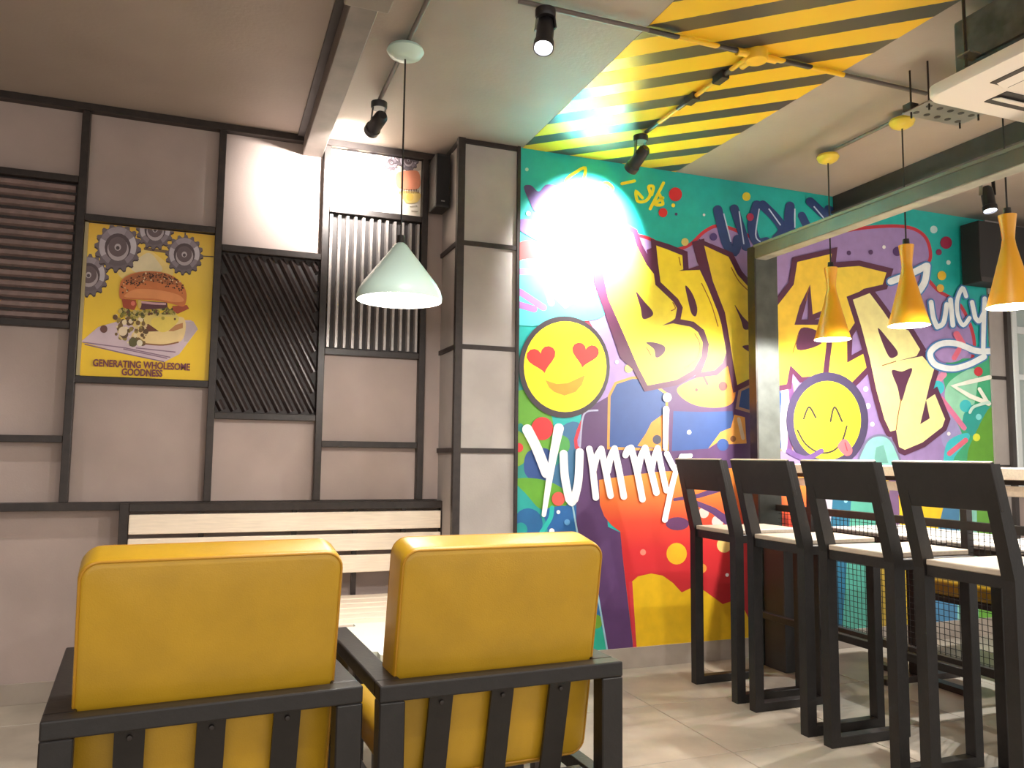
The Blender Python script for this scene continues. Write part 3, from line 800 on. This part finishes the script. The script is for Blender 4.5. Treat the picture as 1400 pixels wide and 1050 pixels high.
def conduit(label, pts, painted=None):
    t = tag(empty('ceiling_conduit', (0, 0, 0)), label, 'conduit', 'conduits under the ceiling')
    t.location = pts[0]
    o = Vector(pts[0])
    tube('pipe', [Vector(p) - o for p in pts], RC, M_PIPE, t)
    if painted:
        q = tube('painted_pipe', painted, RC + 0.0012, M_STRIPE); q.parent = t; q.matrix_parent_inverse = Matrix.Translation(-o)
        for v in ():
            pass
    return t


ca = conduit('grey conduit crossing the ceiling and the striped band', [(0.98, 2.565, ZP), (2.94, 2.565, ZP)], [(1.515, 2.565, ZP), (2.47, 2.565, ZP)])
cb = conduit('conduit carrying the mint pendant lamp and the spotlight by the pale poster', [(0.672, -0.5, ZP), (0.672, 3.56, ZP)])
cc = conduit('short striped conduit on the painted ceiling band', [(2.0, 2.60, ZP), (2.0, 3.44, ZP)], [(2.0, 2.60, ZP), (2.0, 3.44, ZP)])
cdn = conduit('conduit carrying the yellow pendant lamps', [(3.04, 0.5, ZP), (3.04, 3.36, ZP)])
for y in (3.0, 2.78):
    bx = box('clip', 1.982, 2.018, y - 0.035, y + 0.035, ZC - 0.036, ZC - 0.002, M_STEEL); bx.parent = cc; bx.matrix_parent_inverse = Matrix.Translation((-2.0, -2.6, -ZP))
jb = tag(empty('junction_box', (2.02, 2.565, ZC - 0.003)), 'yellow painted round junction box where the striped conduits meet', 'junction box')
lathe('box_body', [(0, -0.042), (0.042, -0.042), (0.046, -0.036), (0.046, 0.0), (0, 0.0)], paint((242, 190, 44)), jb, 24)
for dx, dy in ((1, 0), (-1, 0), (0, 1)):
    tube('socket', [(dx * 0.04, dy * 0.04, -0.018), (dx * 0.095, dy * 0.095, -0.018)], 0.0155, paint((242, 190, 44)), jb, 12)


# ------------------------------------------------------------------ spotlights
def spotlight(label, base, aim, drop, energy, color, angle, lit=True, face=None):
    base = Vector(base)
    t = tag(empty('track_spotlight', base), label, 'spotlight', 'black ceiling spotlights')
    lathe('mount', [(0, -0.03), (0.034, -0.03), (0.038, -0.024), (0.038, 0), (0, 0)], M_SPOT, t, 20)
    d = (Vector(aim) - (base + Vector((0, 0, -drop)))).normalized()
    hub = Vector((0, 0, -drop))
    side = d.cross(Vector((0, 0, 1))).normalized()
    for s in (-1, 1):
        bm = bmesh.new(); add_bar(bm, Vector((0, 0, -0.028)) + side * s * 0.03, hub + side * s * 0.036, 0.006, 0.018, (0, 1, 0)); obj('yoke_arm', to_mesh(bm, 'yoke_arm'), M_CHROME if s > 0 else M_SPOT, t)
    q = d.to_track_quat('Z', 'Y').to_matrix().to_4x4(); q.translation = hub - d * 0.02
    b = lathe('lamp_body', [(0, -0.03), (0.02, -0.03), (0.03, -0.015), (0.032, 0.02), (0.032, 0.085), (0.037, 0.09), (0.037, 0.118), (0.033, 0.118), (0.031, 0.105)], M_SPOT, t, 28, q)
    lathe('lens', [(0.0, 0.106), (0.0325, 0.106), (0.0325, 0.100), (0, 0.100)], M_LENS if lit else M_GLASS, t, 28, q)
    if lit:
        l = light('spot_beam', 'SPOT', base + hub + d * 0.115, energy, color, aim, 0.02, angle, 0.9)
        l.parent = t; l.matrix_parent_inverse = Matrix.Translation(-base)
    return t


WARM = (1.0, 0.955, 0.90)
spotlight('black spotlight on the grey ceiling left of the striped band', (1.085, 2.565, ZC - 0.03), (0.75, 2.05, 1.2), 0.075, 22, WARM, 70)
spotlight('black spotlight throwing light on the pale poster', (0.672, 3.56, ZC - 0.03), (0.56, YP, 2.55), 0.085, 85, WARM, 92)
spotlight('black spotlight on the striped ceiling throwing light on the graffiti', (1.985, 3.44, ZC - 0.03), (1.92, YM, 2.40), 0.10, 330, (1, 0.98, 0.96), 92)
spotlight('black spotlight beyond the bar counter beside the shutter box', (3.93, 3.06, ZC - 0.005), (3.8, 2.75, 1.0), 0.20, 150, (0.95, 0.98, 1), 90)

# out-of-view spotlights added to raise the light; left-aisle one inferred from its pool
for n, (x, y) in enumerate(((0.672, 1.75), (0.672, 0.3), (2.0, 1.5), (2.0, 0.0), (-1.42, 3.5), (-1.3, 0.3))):
    lb = ['added unseen spotlight over the armchairs', 'added unseen spotlight behind the armchairs', 'added unseen spotlight on the striped band over the aisle', 'added unseen spotlight on the striped band near the entrance', 'black spotlight over the left aisle', 'added unseen spotlight over the left entrance'][n]
    spotlight(lb, (x, y, ZC - 0.03), (x + (0.05 if x > 0 or y > 1 else -0.3), y + (0.25 if y < 3 else 0.02), 0.5), 0.08, (72 if 0 < x < 1 else 48) if y > 1 else (28 if x > 0 else 70), WARM, 130 if x > 0 or y < 1 else 85)

# ------------------------------------------------------------------ pendants
def pendant(label, x, y, prof_out, zb, m, canopy_r, energy, bulb_r, grp, mc=None):
    t = tag(empty('pendant_lamp', (x, y, ZC - 0.03)), label, 'pendant lamp', grp)
    Z = -(ZC - 0.03)
    lathe('canopy', [(0, -0.045), (canopy_r * 0.5, -0.042), (canopy_r * 0.85, -0.03), (canopy_r, -0.012), (canopy_r * 0.92, 0.0), (0, 0.0)], mc or m, t, 32)
    tube('cord', [(0, 0, -0.043), (0, 0, prof_out[0][1] + Z + 0.01)], 0.0036, M_CORD, t, 8)
    outer = [(r, z + Z) for r, z in prof_out]
    inner = [(max(r - 0.003, 0.004), z + Z - (0.002 if i < len(prof_out) - 1 else 0.0)) for i, (r, z) in enumerate(prof_out)]
    sh = lathe('shade', [(0, outer[0][1])] + outer, m, t, 48)
    lathe('shade_lining', list(reversed(inner)), M_LAMPIN, sh, 48)
    lathe('socket_cap', [(0.014, prof_out[0][1] + Z + 0.03), (0.016, prof_out[0][1] + Z), (0, prof_out[0][1] + Z)], M_CORD, t, 16)
    zb_ = zb + Z + bulb_r * 1.1
    lathe('bulb', [(bulb_r * math.sin(math.pi * k / 10), zb_ + bulb_r * math.cos(math.pi * k / 10)) for k in range(11)], M_BULB, t, 20)
    l = light('lamp_glow', 'POINT', (x, y, zb + 0.001), energy, WARM, None, 0.02); l.parent = t; l.matrix_parent_inverse = Matrix.Translation((-x, -y, Z))
    return t


MP = [(0.014, 1.952), (0.026, 1.942), (0.042, 1.92), (0.075, 1.878), (0.112, 1.83), (0.143, 1.79), (0.16, 1.76), (0.166, 1.738), (0.166, 1.722)]
pendant('mint green bell pendant lamp over the pale bench', 0.672, 3.03, MP, 1.722, M_MINT, 0.075, 13, 0.055, 'hanging pendant lamps')
YPROF = [(0.034, 2.135), (0.033, 2.125), (0.026, 2.07), (0.023, 2.035), (0.027, 2.005), (0.045, 1.93), (0.068, 1.84), (0.088, 1.765), (0.092, 1.752)]
for y, lb in ((3.285, 'yellow hourglass pendant lamp hanging closest to the graffiti wall'), (2.795, 'yellow hourglass pendant lamp hanging in the middle of its row of three'), (2.283, 'yellow hourglass pendant lamp hanging farthest from the graffiti wall')):
    pendant(lb, 3.04, y, YPROF, 1.752, M_YLAMP, 0.058, 38, 0.036, 'yellow hanging pendant lamps', mat('canopy_yellow', (236, 206, 70), 0.3))

# ------------------------------------------------------------------ speaker, air conditioner
sp = tag(empty('wall_speaker', (1.108, YP, 2.44)), 'small black loudspeaker high on the wall beside the column', 'speaker')
box('cabinet', -0.038, 0.042, -0.19, -0.05, 0, 0.295, M_SPK, sp, 0.008, 2)
box('grille', -0.033, 0.037, -0.194, -0.19, 0.015, 0.28, mat('grille_black', (28, 26, 26), 0.8), sp)
box('badge', -0.008, 0.012, -0.196, -0.194, 0.03, 0.036, M_CHROME, sp)
box('wall_bracket', -0.012, 0.016, -0.05, 0.0, 0.1, 0.2, M_SPK, sp)

ac = tag(empty('air_conditioner', (2.425 + 0.475, 2.135 - 0.475, 2.45)), 'white ceiling cassette air conditioner hung on threaded rods', 'air conditioner')
bm = bmesh.new(); rings = []
for inset, z in ((0.02, 0.0), (0.006, 0.004), (0.0, 0.014), (0.0, 0.045)):
    rings.append([bm.verts.new((x, y, z)) for x, y in rr_loop(0.95 - 2 * inset, 0.95 - 2 * inset, 0.06)])
for A, B in zip(rings, rings[1:]):
    for k in range(len(A)): bm.faces.new((A[k], A[(k + 1) % len(A)], B[(k + 1) % len(A)], B[k]))
bm.faces.new(rings[0]); bm.faces.new(rings[-1])
obj('cover_panel', to_mesh(bm, 'cover_panel', True), M_AC, ac)
box('intake_grille', -0.24, 0.24, -0.24, 0.24, -0.006, 0.0, mat('intake_grey', (200, 192, 184), 0.5), ac, 0.003, 1)
for k in range(10):
    y = -0.2 + k * 0.044
    box('grille_bar', -0.22, 0.22, y, y + 0.012, -0.011, -0.006, M_AC, ac)
for ax, s in ((0, 1), (0, -1), (1, 1), (1, -1)):
    mt = Matrix.Rotation(math.pi / 2 * ax, 4, 'Z') @ Matrix.Translation((0, s * 0.34, 0))
    box('air_slot', -0.27, 0.27, -0.045, 0.045, -0.003, 0.001, M_ACD, ac, mtx=mt)
    box('louvre', -0.265, 0.265, -0.022, 0.03, -0.010, -0.004, M_AC, ac, 0.002, 1, mt @ Matrix.Rotation(0.35 * s, 4, 'X'))
box('unit_casing', -0.40, 0.40, -0.40, 0.395, 0.045, 0.28, M_ACB, ac, 0.01, 2)
box('casing_flange', -0.415, -0.40, -0.3, 0.3, 0.1, 0.16, M_ACB, ac)
for x, y in ((-0.46, 0.30), (-0.46, -0.30), (0.46, 0.30), (0.46, -0.30)):
    tube('threaded_rod', [(x, y, 0.06), (x, y, ZC - 2.452)], 0.006, M_STEEL, ac, 8)
    s = -1 if x > 0 else 1
    box('rod_bracket', min(x - s * 0.012, x + s * 0.07), max(x - s * 0.012, x + s * 0.07), y - 0.025, y + 0.025, 0.10, 0.106, M_CHROME, ac)
hb = tag(empty('hanger_plate', (2.87, 2.42, 2.60)), 'perforated steel hanger plate on thin rods beside the air conditioner', 'bracket')
bm = bmesh.new()
pl = [(-0.17, -0.10), (0.17, -0.10), (0.17, 0.10), (-0.17, 0.10)]
add_box(bm, -0.16, 0.16, -0.07, 0.07, -0.004, 0.0)
obj('plate', to_mesh(bm, 'plate'), M_CHROME, hb)
for i in range(5):
    for j in range(2):
        o = lathe('hole', [(0, -0.0052), (0.013, -0.0052), (0.013, -0.004), (0, -0.004)], M_ACD, hb, 12); o.location = (-0.12 + i * 0.06, -0.033 + j * 0.066, 0)
for x, y in ((-0.14, 0.04), (0.14, 0.04), (-0.14, -0.05), (0.14, -0.05)):
    tube('thin_rod', [(x, y, -0.03), (x, y, ZC - 2.60)], 0.004, M_STEEL, hb, 8)
box('clamp', -0.165, -0.12, 0.02, 0.06, 0.0, 0.03, M_STEEL, hb)

# ------------------------------------------------------------------ far right: pier, window, shutter box
tag(box('trim_2', 4.932, 5.07, YM - 0.012, YM + 0.004, 0, ZC, M_COLP), 'grey pier strip between graffiti and window', None, None, 'structure')
for z in (1.09, 1.69, 2.25):
    o = tag(box('trim_3', 4.932, 5.07, YM - 0.018, YM - 0.012, z - 0.012, z + 0.012, M_STEEL), 'black strip across the grey pier', None, 'strips on the pier', 'structure')
wn = tag(empty('window_1', (5.6, YM, 0.9)), 'white framed window with pale glass beside the graffiti', None, None, 'structure')
for x0, x1 in ((-0.50, -0.455), (-0.02, 0.02), (0.455, 0.50)):
    box('window_frame', x0, x1, -0.05, 0.0, 0, 1.75, M_ALU, wn, 0.003, 1)
for z0, z1 in ((0, 0.05), (0.78, 0.82), (1.10, 1.15), (1.70, 1.75)):
    box('window_frame', -0.455, 0.455, -0.048, 0.0, z0, z1, M_ALU, wn, 0.003, 1)
for x0, x1 in ((-0.455, -0.02), (0.02, 0.455)):
    for z0, z1 in ((0.05, 0.78), (0.82, 1.10), (1.15, 1.70)):
        box('pane', x0, x1, -0.02, -0.012, z0, z1, M_GLASS, wn)
box('window_jamb', -0.535, -0.50, -0.04, 0, -0.9, 1.75, M_DARKBEAM, wn)
sb = tag(empty('shutter_box', (5.3, YM, 2.30)), 'large dark shutter box high on the wall above the window', 'shutter box')
box('housing', -0.615, 0.62, -0.16, -0.019, 0, 0.41, M_SPK, sb, 0.006, 2)
box('housing_lip', -0.615, 0.62, -0.166, -0.16, 0.0, 0.03, M_DARKBEAM, sb)
for x in (-0.29, 0.4): box('mounting_bracket', x - 0.02, x + 0.02, -0.019, -0.013, 0.1, 0.3, M_DARKBEAM, sb)

# ------------------------------------------------------------------ bench by the panelled wall
be = tag(empty('slatted_bench', (0.413, 3.80, 0)), 'bench with pale wooden slats on a black frame against the panelled wall', 'bench')
BX0, BX1 = -0.785, 0.785
for s in (BX0, BX1):
    x0, x1 = (s, s + 0.04) if s < 0 else (s - 0.04, s)
    box('rear_post', x0, x1, 0.30, 0.345, 0, 0.885, M_STEEL, be, 0.002, 1)
    box('front_leg', x0, x1, -0.42, -0.375, 0, 0.40, M_STEEL, be, 0.002, 1)
    box('side_rail', x0, x1, -0.375, 0.30, 0.36, 0.40, M_STEEL, be, 0.002, 1)
box('top_rail', BX0 + 0.04, BX1 - 0.04, 0.30, 0.345, 0.847, 0.885, M_STEEL, be, 0.002, 1)
box('front_rail', BX0 + 0.04, BX1 - 0.04, -0.42, -0.375, 0.36, 0.40, M_STEEL, be, 0.002, 1)
for x in (-0.43, 0.0, 0.3, 0.55):
    box('back_support', x - 0.012, x + 0.012, 0.318, 0.342, 0.40, 0.847, M_STEEL, be)
    box('seat_support', x - 0.015, x + 0.015, -0.375, 0.30, 0.372, 0.40, M_STEEL, be)
for z0, z1 in ((0.744, 0.834), (0.640, 0.724), (0.532, 0.618)):
    box('back_slat', BX0 + 0.042, BX1 - 0.042, 0.292, 0.316, z0, z1, M_WOOD, be, 0.004, 2)
for k in range(6):
    y = -0.415 + k * 0.118
    box('seat_slat', BX0 + 0.003, BX1 - 0.003, y, y + 0.1, 0.402, 0.425, M_WOOD, be, 0.004, 2)

# ------------------------------------------------------------------ low table
tb = tag(empty('low_table', (0.84, 2.87, 0)), 'low table with a pale mint top between the bench and the yellow armchairs', 'table')
bm = bmesh.new(); add_box(bm, -0.345, 0.345, -0.26, 0.25, 0.458, 0.48)
bmesh.ops.bevel(bm, geom=[e for e in bm.edges if abs(e.verts[0].co.z - e.verts[1].co.z) > 0.01], offset=0.05, segments=6, affect='EDGES')
obj('table_top', to_mesh(bm, 'table_top', True), M_TABLE, tb)
box('apron', -0.33, 0.33, -0.24, 0.23, 0.425, 0.458, M_STEEL, tb, 0.004, 1)
for x in (-0.28, 0.28):
    for y in (-0.2, 0.19):
        box('leg', x - 0.02, x + 0.02, y - 0.02, y + 0.02, 0, 0.425, M_STEEL, tb, 0.002, 1)

# ------------------------------------------------------------------ yellow armchairs (local y=0 is the rear face, +y the front)
def cushion(name, w, d, h, material, parent, mtx, r=0.04, e=0.018, puff=0.012):
    """padded box: rounded-rectangle outline in x,z, rolled edges along y, domed faces"""
    bm = bmesh.new(); rings = []
    sec = []
    for k in range(7): sec.append((puff * 0.0 + (1 - math.sin(math.pi / 2 * k / 6)) * 1.0, k))
    prof = []
    for f, dy in ((0.30, 1.0), (0.6, 0.8), (0.82, 0.5), (0.94, 0.2)): prof.append((f, -d / 2 - puff * dy))
    side = [(1 - 0.0, 0.0)]
    def ring(inset, y, scale=1.0):
        lp = rr_loop((w - 2 * inset) * scale, (h - 2 * inset) * scale, max(0.004, (r - inset * 0.6) * scale))
        rings.append([bm.verts.new((x, y, z)) for x, z in lp])
    for f, y in prof: ring(e, y, f)
    for k in range(7):
        t = math.pi / 2 * k / 6; ring(e * (1 - math.sin(t)), -d / 2 + e * (1 - math.cos(t)))
    for k in range(7):
        t = math.pi / 2 * k / 6; ring(e * (1 - math.cos(t)), d / 2 - e * (1 - math.sin(t)))
    for f, y in reversed(prof): ring(e, -y, f)
    n = len(rings[0])
    for A, B in zip(rings, rings[1:]):
        for k in range(n): bm.faces.new((A[k], A[(k + 1) % n], B[(k + 1) % n], B[k]))
    bm.faces.new(rings[0]); bm.faces.new(rings[-1])
    for v in bm.verts: v.co = mtx @ v.co
    o = obj(name, to_mesh(bm, name), material, parent)
    for p in o.data.polygons: p.use_smooth = True
    return o


def armchair(label, loc, rz):
    t = tag(empty('armchair', loc, rz), label, 'armchair', 'yellow lounge armchairs')
    W, DP, HA = 0.635, 0.66, 0.60
    pw = 0.06
    for s in (-1, 1):
        x0, x1 = (-W / 2, -W / 2 + pw) if s < 0 else (W / 2 - pw, W / 2)
        box('leg', x0, x1, 0.0, 0.05, 0, HA - 0.038, M_STEEL2, t, 0.003, 1)
        box('leg', x0, x1, DP - 0.05, DP, 0, HA - 0.038, M_STEEL2, t, 0.003, 1)
        box('armrest', x0, x1, 0.05, DP, HA - 0.038, HA, M_STEEL2, t, 0.004, 2)
        box('side_rail', x0 + 0.01, x1 - 0.01, 0.05, DP - 0.05, 0.27, 0.31, M_STEEL2, t, 0.002, 1)
    box('rear_top_rail', -W / 2, W / 2, 0.0, 0.05, HA - 0.038, HA, M_STEEL2, t, 0.004, 2)
    box('front_rail', -W / 2 + pw, W / 2 - pw, DP - 0.045, DP - 0.005, 0.27, 0.31, M_STEEL2, t, 0.002, 1)
    box('rear_seat_rail', -W / 2 + pw, W / 2 - pw, 0.085, 0.125, 0.27, 0.31, M_STEEL2, t, 0.002, 1)
    tilt = math.radians(11)
    for k in range(3):
        x = (k - 1) * 0.158
        b = bar('back_slat', (x, 0.103, 0.31), (x, 0.040, HA - 0.036), 0.058, 0.010, M_STEEL2, t, up=(0, 1, 0.2))
        lathe('bolt', [(0, 0.004), (0.005, 0.003), (0.006, 0.0), (0, 0)], M_STEEL, b, 10, Matrix.Translation((x, 0.0385, HA - 0.062)) @ Matrix.Rotation(math.pi / 2, 4, 'X'))
    mtx = Matrix.Translation((0, 0.062, HA)) @ Matrix.Rotation(tilt, 4, 'X') @ Matrix.Translation((0, 0.062, 0.019))
    CW, CD, CH, CE = 0.538, 0.115, 0.575, 0.018
    cu = cushion('back_cushion', CW, CD, CH, M_VINYL, t, mtx, 0.04, CE, 0.012)
    lp = rr_loop(CW - CE * 0.5, CH - CE * 0.5, 0.037)
    for yy in (-CD / 2 + 0.005, CD / 2 - 0.005):
        pts = [mtx @ Vector((x, yy, z)) for x, z in lp]; pts.append(pts[0])
        bm = bmesh.new(); add_tube(bm, pts, 0.0032, 8, False); obj('piping', to_mesh(bm, 'piping', True), M_VINYLP, cu)
    cushion('seat_cushion', 0.505, 0.49, 0.12, M_VINYL, t, Matrix.Translation((0, 0.405, 0.372)), 0.04, 0.018, 0.008)
    return t


armchair('yellow padded armchair with black slatted frame, the one farther from the graffiti wall', (0.034, 1.832, 0), math.radians(4.5))
armchair('yellow padded armchair with black slatted frame, the one nearer the graffiti wall', (0.702, 1.852, 0), math.radians(2.5))

# ------------------------------------------------------------------ bar stools (facing +x, backs towards the armchairs)
def barstool():
    t = empty('bar_stool', (0, 0, 0))
    w2 = 0.188; p = 0.044; SH = 0.785
    for s in (-1, 1):
        y0, y1 = (-w2, -w2 + p) if s < 0 else (w2 - p, w2)
        yc = (y0 + y1) / 2
        bm = bmesh.new()
        prof = [(-0.024, 0.0), (0.022, 0.0), (0.022, SH), (-0.066, 1.115), (-0.108, 1.115), (-0.024, SH - 0.03)]
        A = [bm.verts.new((x, y0, z)) for x, z in prof]; B = [bm.verts.new((x, y1, z)) for x, z in prof]
        bm.faces.new(A); bm.faces.new(B)
        for i in range(len(prof)): bm.faces.new((A[i], A[(i + 1) % 6], B[(i + 1) % 6], B[i]))
        obj('rear_leg', to_mesh(bm, 'rear_leg'), M_STEEL2, t)
        box('front_leg', 0.34, 0.383, y0, y1, 0, SH - 0.02, M_STEEL2, t, 0.002, 1)
        box('floor_runner', 0.02, 0.345, y0, y1, 0.0, 0.038, M_STEEL2, t, 0.002, 1)
        box('seat_side_rail', 0.02, 0.345, y0, y1, SH - 0.058, SH - 0.02, M_STEEL2, t, 0.002, 1)
    box('footrest', 0.348, 0.38, -w2 + p, w2 - p, 0.31, 0.342, M_STEEL2, t, 0.002, 1)
    box('seat_rear_rail', -0.016, 0.016, -w2 + p, w2 - p, SH - 0.058, SH - 0.02, M_STEEL2, t, 0.002, 1)
    box('seat_front_rail', 0.349, 0.379, -w2 + p, w2 - p, SH - 0.058, SH - 0.02, M_STEEL2, t, 0.002, 1)
    box('seat', -0.018, 0.40, -w2 + p + 0.001, w2 - p - 0.001, SH - 0.02, SH, M_WOODY, t, 0.003, 1)
    n = Vector((-0.092, 0, 0.33)).normalized()
    mt = Matrix.Translation((-0.09, 0, 1.115)) @ Matrix.Rotation(-math.atan2(0.088, 0.33), 4, 'Y')
    b = box('backrest', -0.020, -0.002, -w2 - 0.002, w2 + 0.002, -0.148, 0.006, mat('dark_stool_board', (30, 26, 25), 0.55, var=0.12, scale=20), t, 0.002, 1, mt)
    box('pale_top_edge', -0.019, -0.003, -w2, w2, 0.006, 0.009, M_WOODY, b, mtx=mt)
    return t


st = barstool()
LB = ['black bar stool with pale seat, closest to the graffiti wall', 'black bar stool with pale seat, second from the graffiti wall', 'black bar stool with pale seat, third from the graffiti wall', 'black bar stool with pale seat, fourth from the graffiti wall']
for i in range(4):
    o = st if i == 0 else copy_tree(st)
    o.location = (2.345, 3.35 - 0.463 * i, 0)
    tag(o, LB[i], 'bar stool', 'bar stools in a row at the counter')

# ------------------------------------------------------------------ portal frame, counter and wire mesh divider
pf = tag(empty('portal_frame', (2.95, YM, 0)), 'grey steel post and overhead beam framing the bar counter', 'steel frame')
box('post', -0.07, 0.085, -0.18, -0.122, 0, 2.338, M_PORTAL, pf, 0.004, 1)
box('post_edge', -0.08, -0.07, -0.183, -0.12, 0, 2.338, M_STEEL, pf)
box('overhead_beam', -0.07, 0.005, -5.6, -0.18, 2.262, 2.338, mat('portal_pale_steel', (150, 150, 140), 0.5, var=0.1, scale=12), pf, 0.004, 1)
box('side_plate', -0.078, -0.07, -5.6, -0.185, 2.264, 2.328, mat('portal_side', (84, 76, 68), 0.5, var=0.1, scale=9), pf)
box('beam_lip', -0.085, -0.07, -5.6, -0.185, 2.328, 2.342, mat('portal_lip', (112, 106, 98), 0.5), pf)

ct_ = tag(empty('bar_counter', (3.0, 2.5, 0)), 'narrow bar counter with a pale wooden top over black wire mesh', 'counter')
Y0, Y1 = -2.6, 1.19
box('end_panel', -0.11, 0.02, Y1 - 0.17, Y1, 0.0, 0.70, mat('dark_base_panel', (52, 50, 50), 0.5), ct_, 0.003, 1)
box('counter_top', -0.12, 0.16, Y0, Y1, 1.052, 1.098, M_WOOD, ct_, 0.003, 1)
box('top_rail', -0.02, 0.02, Y0, Y1 , 1.03, 1.052, M_STEEL, ct_)
box('apron_board', -0.05, -0.024, Y0, Y1, 0.985, 1.026, M_WOOD, ct_, 0.002, 1)
box('mid_rail', -0.018, 0.018, Y0, Y1, 0.835, 0.87, M_STEEL, ct_)
box('foot_rail', -0.02, 0.02, Y0, Y1, 0.255, 0.29, M_STEEL, ct_)
for y in (0.93, 0.0, -1.0, -2.0):
    box('post', -0.018, 0.018, y - 0.018, y + 0.018, 0.0, 0.255, M_STEEL, ct_)
    box('post', -0.016, 0.016, y - 0.016, y + 0.016, 0.29, 0.835, M_STEEL, ct_)
    box('post', -0.016, 0.016, y - 0.016, y + 0.016, 0.87, 1.03, M_STEEL, ct_)
bm = bmesh.new()
k = 0
while Y0 + k * 0.026 < Y1 and k < 160:
    add_bar(bm, (0.004, Y0 + k * 0.026, 0.29), (0.004, Y0 + k * 0.026, 0.835), 0.0022, 0.0022); k += 1
for j in range(21): add_bar(bm, (0.0, Y0, 0.30 + j * 0.026), (0.0, Y1, 0.30 + j * 0.026), 0.0022, 0.0022)
tag(obj('wire_mesh', to_mesh(bm, 'wire_mesh'), M_MESH, ct_), kind='stuff')

# ------------------------------------------------------------------ seating beyond the counter
def dining_table(label, x, y):
    t = tag(empty('dining_table', (x, y, 0)), label, 'table', 'tables beyond the counter')
    box('table_top', -0.27, 0.27, -0.36, 0.36, 0.735, 0.755, M_DTOP, t, 0.004, 1)
    box('edge_band', -0.275, 0.275, -0.365, 0.365, 0.705, 0.734, M_STEEL, t)
    box('leg', -0.035, 0.035, -0.035, 0.035, 0.03, 0.705, M_STEEL, t, 0.003, 1)
    box('foot', -0.25, 0.25, -0.03, 0.03, 0.0, 0.03, M_STEEL, t); box('foot', -0.03, 0.03, -0.3, -0.03, 0.0, 0.028, M_STEEL, t); box('foot', -0.03, 0.03, 0.03, 0.3, 0.0, 0.028, M_STEEL, t)
    return t


dining_table('pale topped table beyond the counter, beside the graffiti wall', 3.47, 3.20)
dining_table('pale topped table beyond the counter, away from the graffiti wall', 3.47, 2.42)


def padded_bench(label, x, y):
    t = tag(empty('padded_bench', (x, y, 0)), label, 'bench', 'yellow benches beyond the counter')
    cushion('seat_cushion', 0.46, 0.70, 0.10, M_VINYL, t, Matrix.Translation((0, 0, 0.43)), 0.03, 0.018, 0.004)
    box('seat_base', -0.22, 0.22, -0.34, 0.34, 0.345, 0.382, M_STEEL, t, 0.003, 1)
    for sx in (-1, 1):
        for sy in (-1, 1):
            box('leg', sx * 0.2 - 0.02, sx * 0.2 + 0.02, sy * 0.31 - 0.02, sy * 0.31 + 0.02, 0, 0.345, M_STEEL, t)
    return t


padded_bench('yellow padded bench on black legs under the window side of the graffiti', 4.06, 3.25)
padded_bench('yellow padded bench on black legs, away from the graffiti wall', 4.06, 2.45)
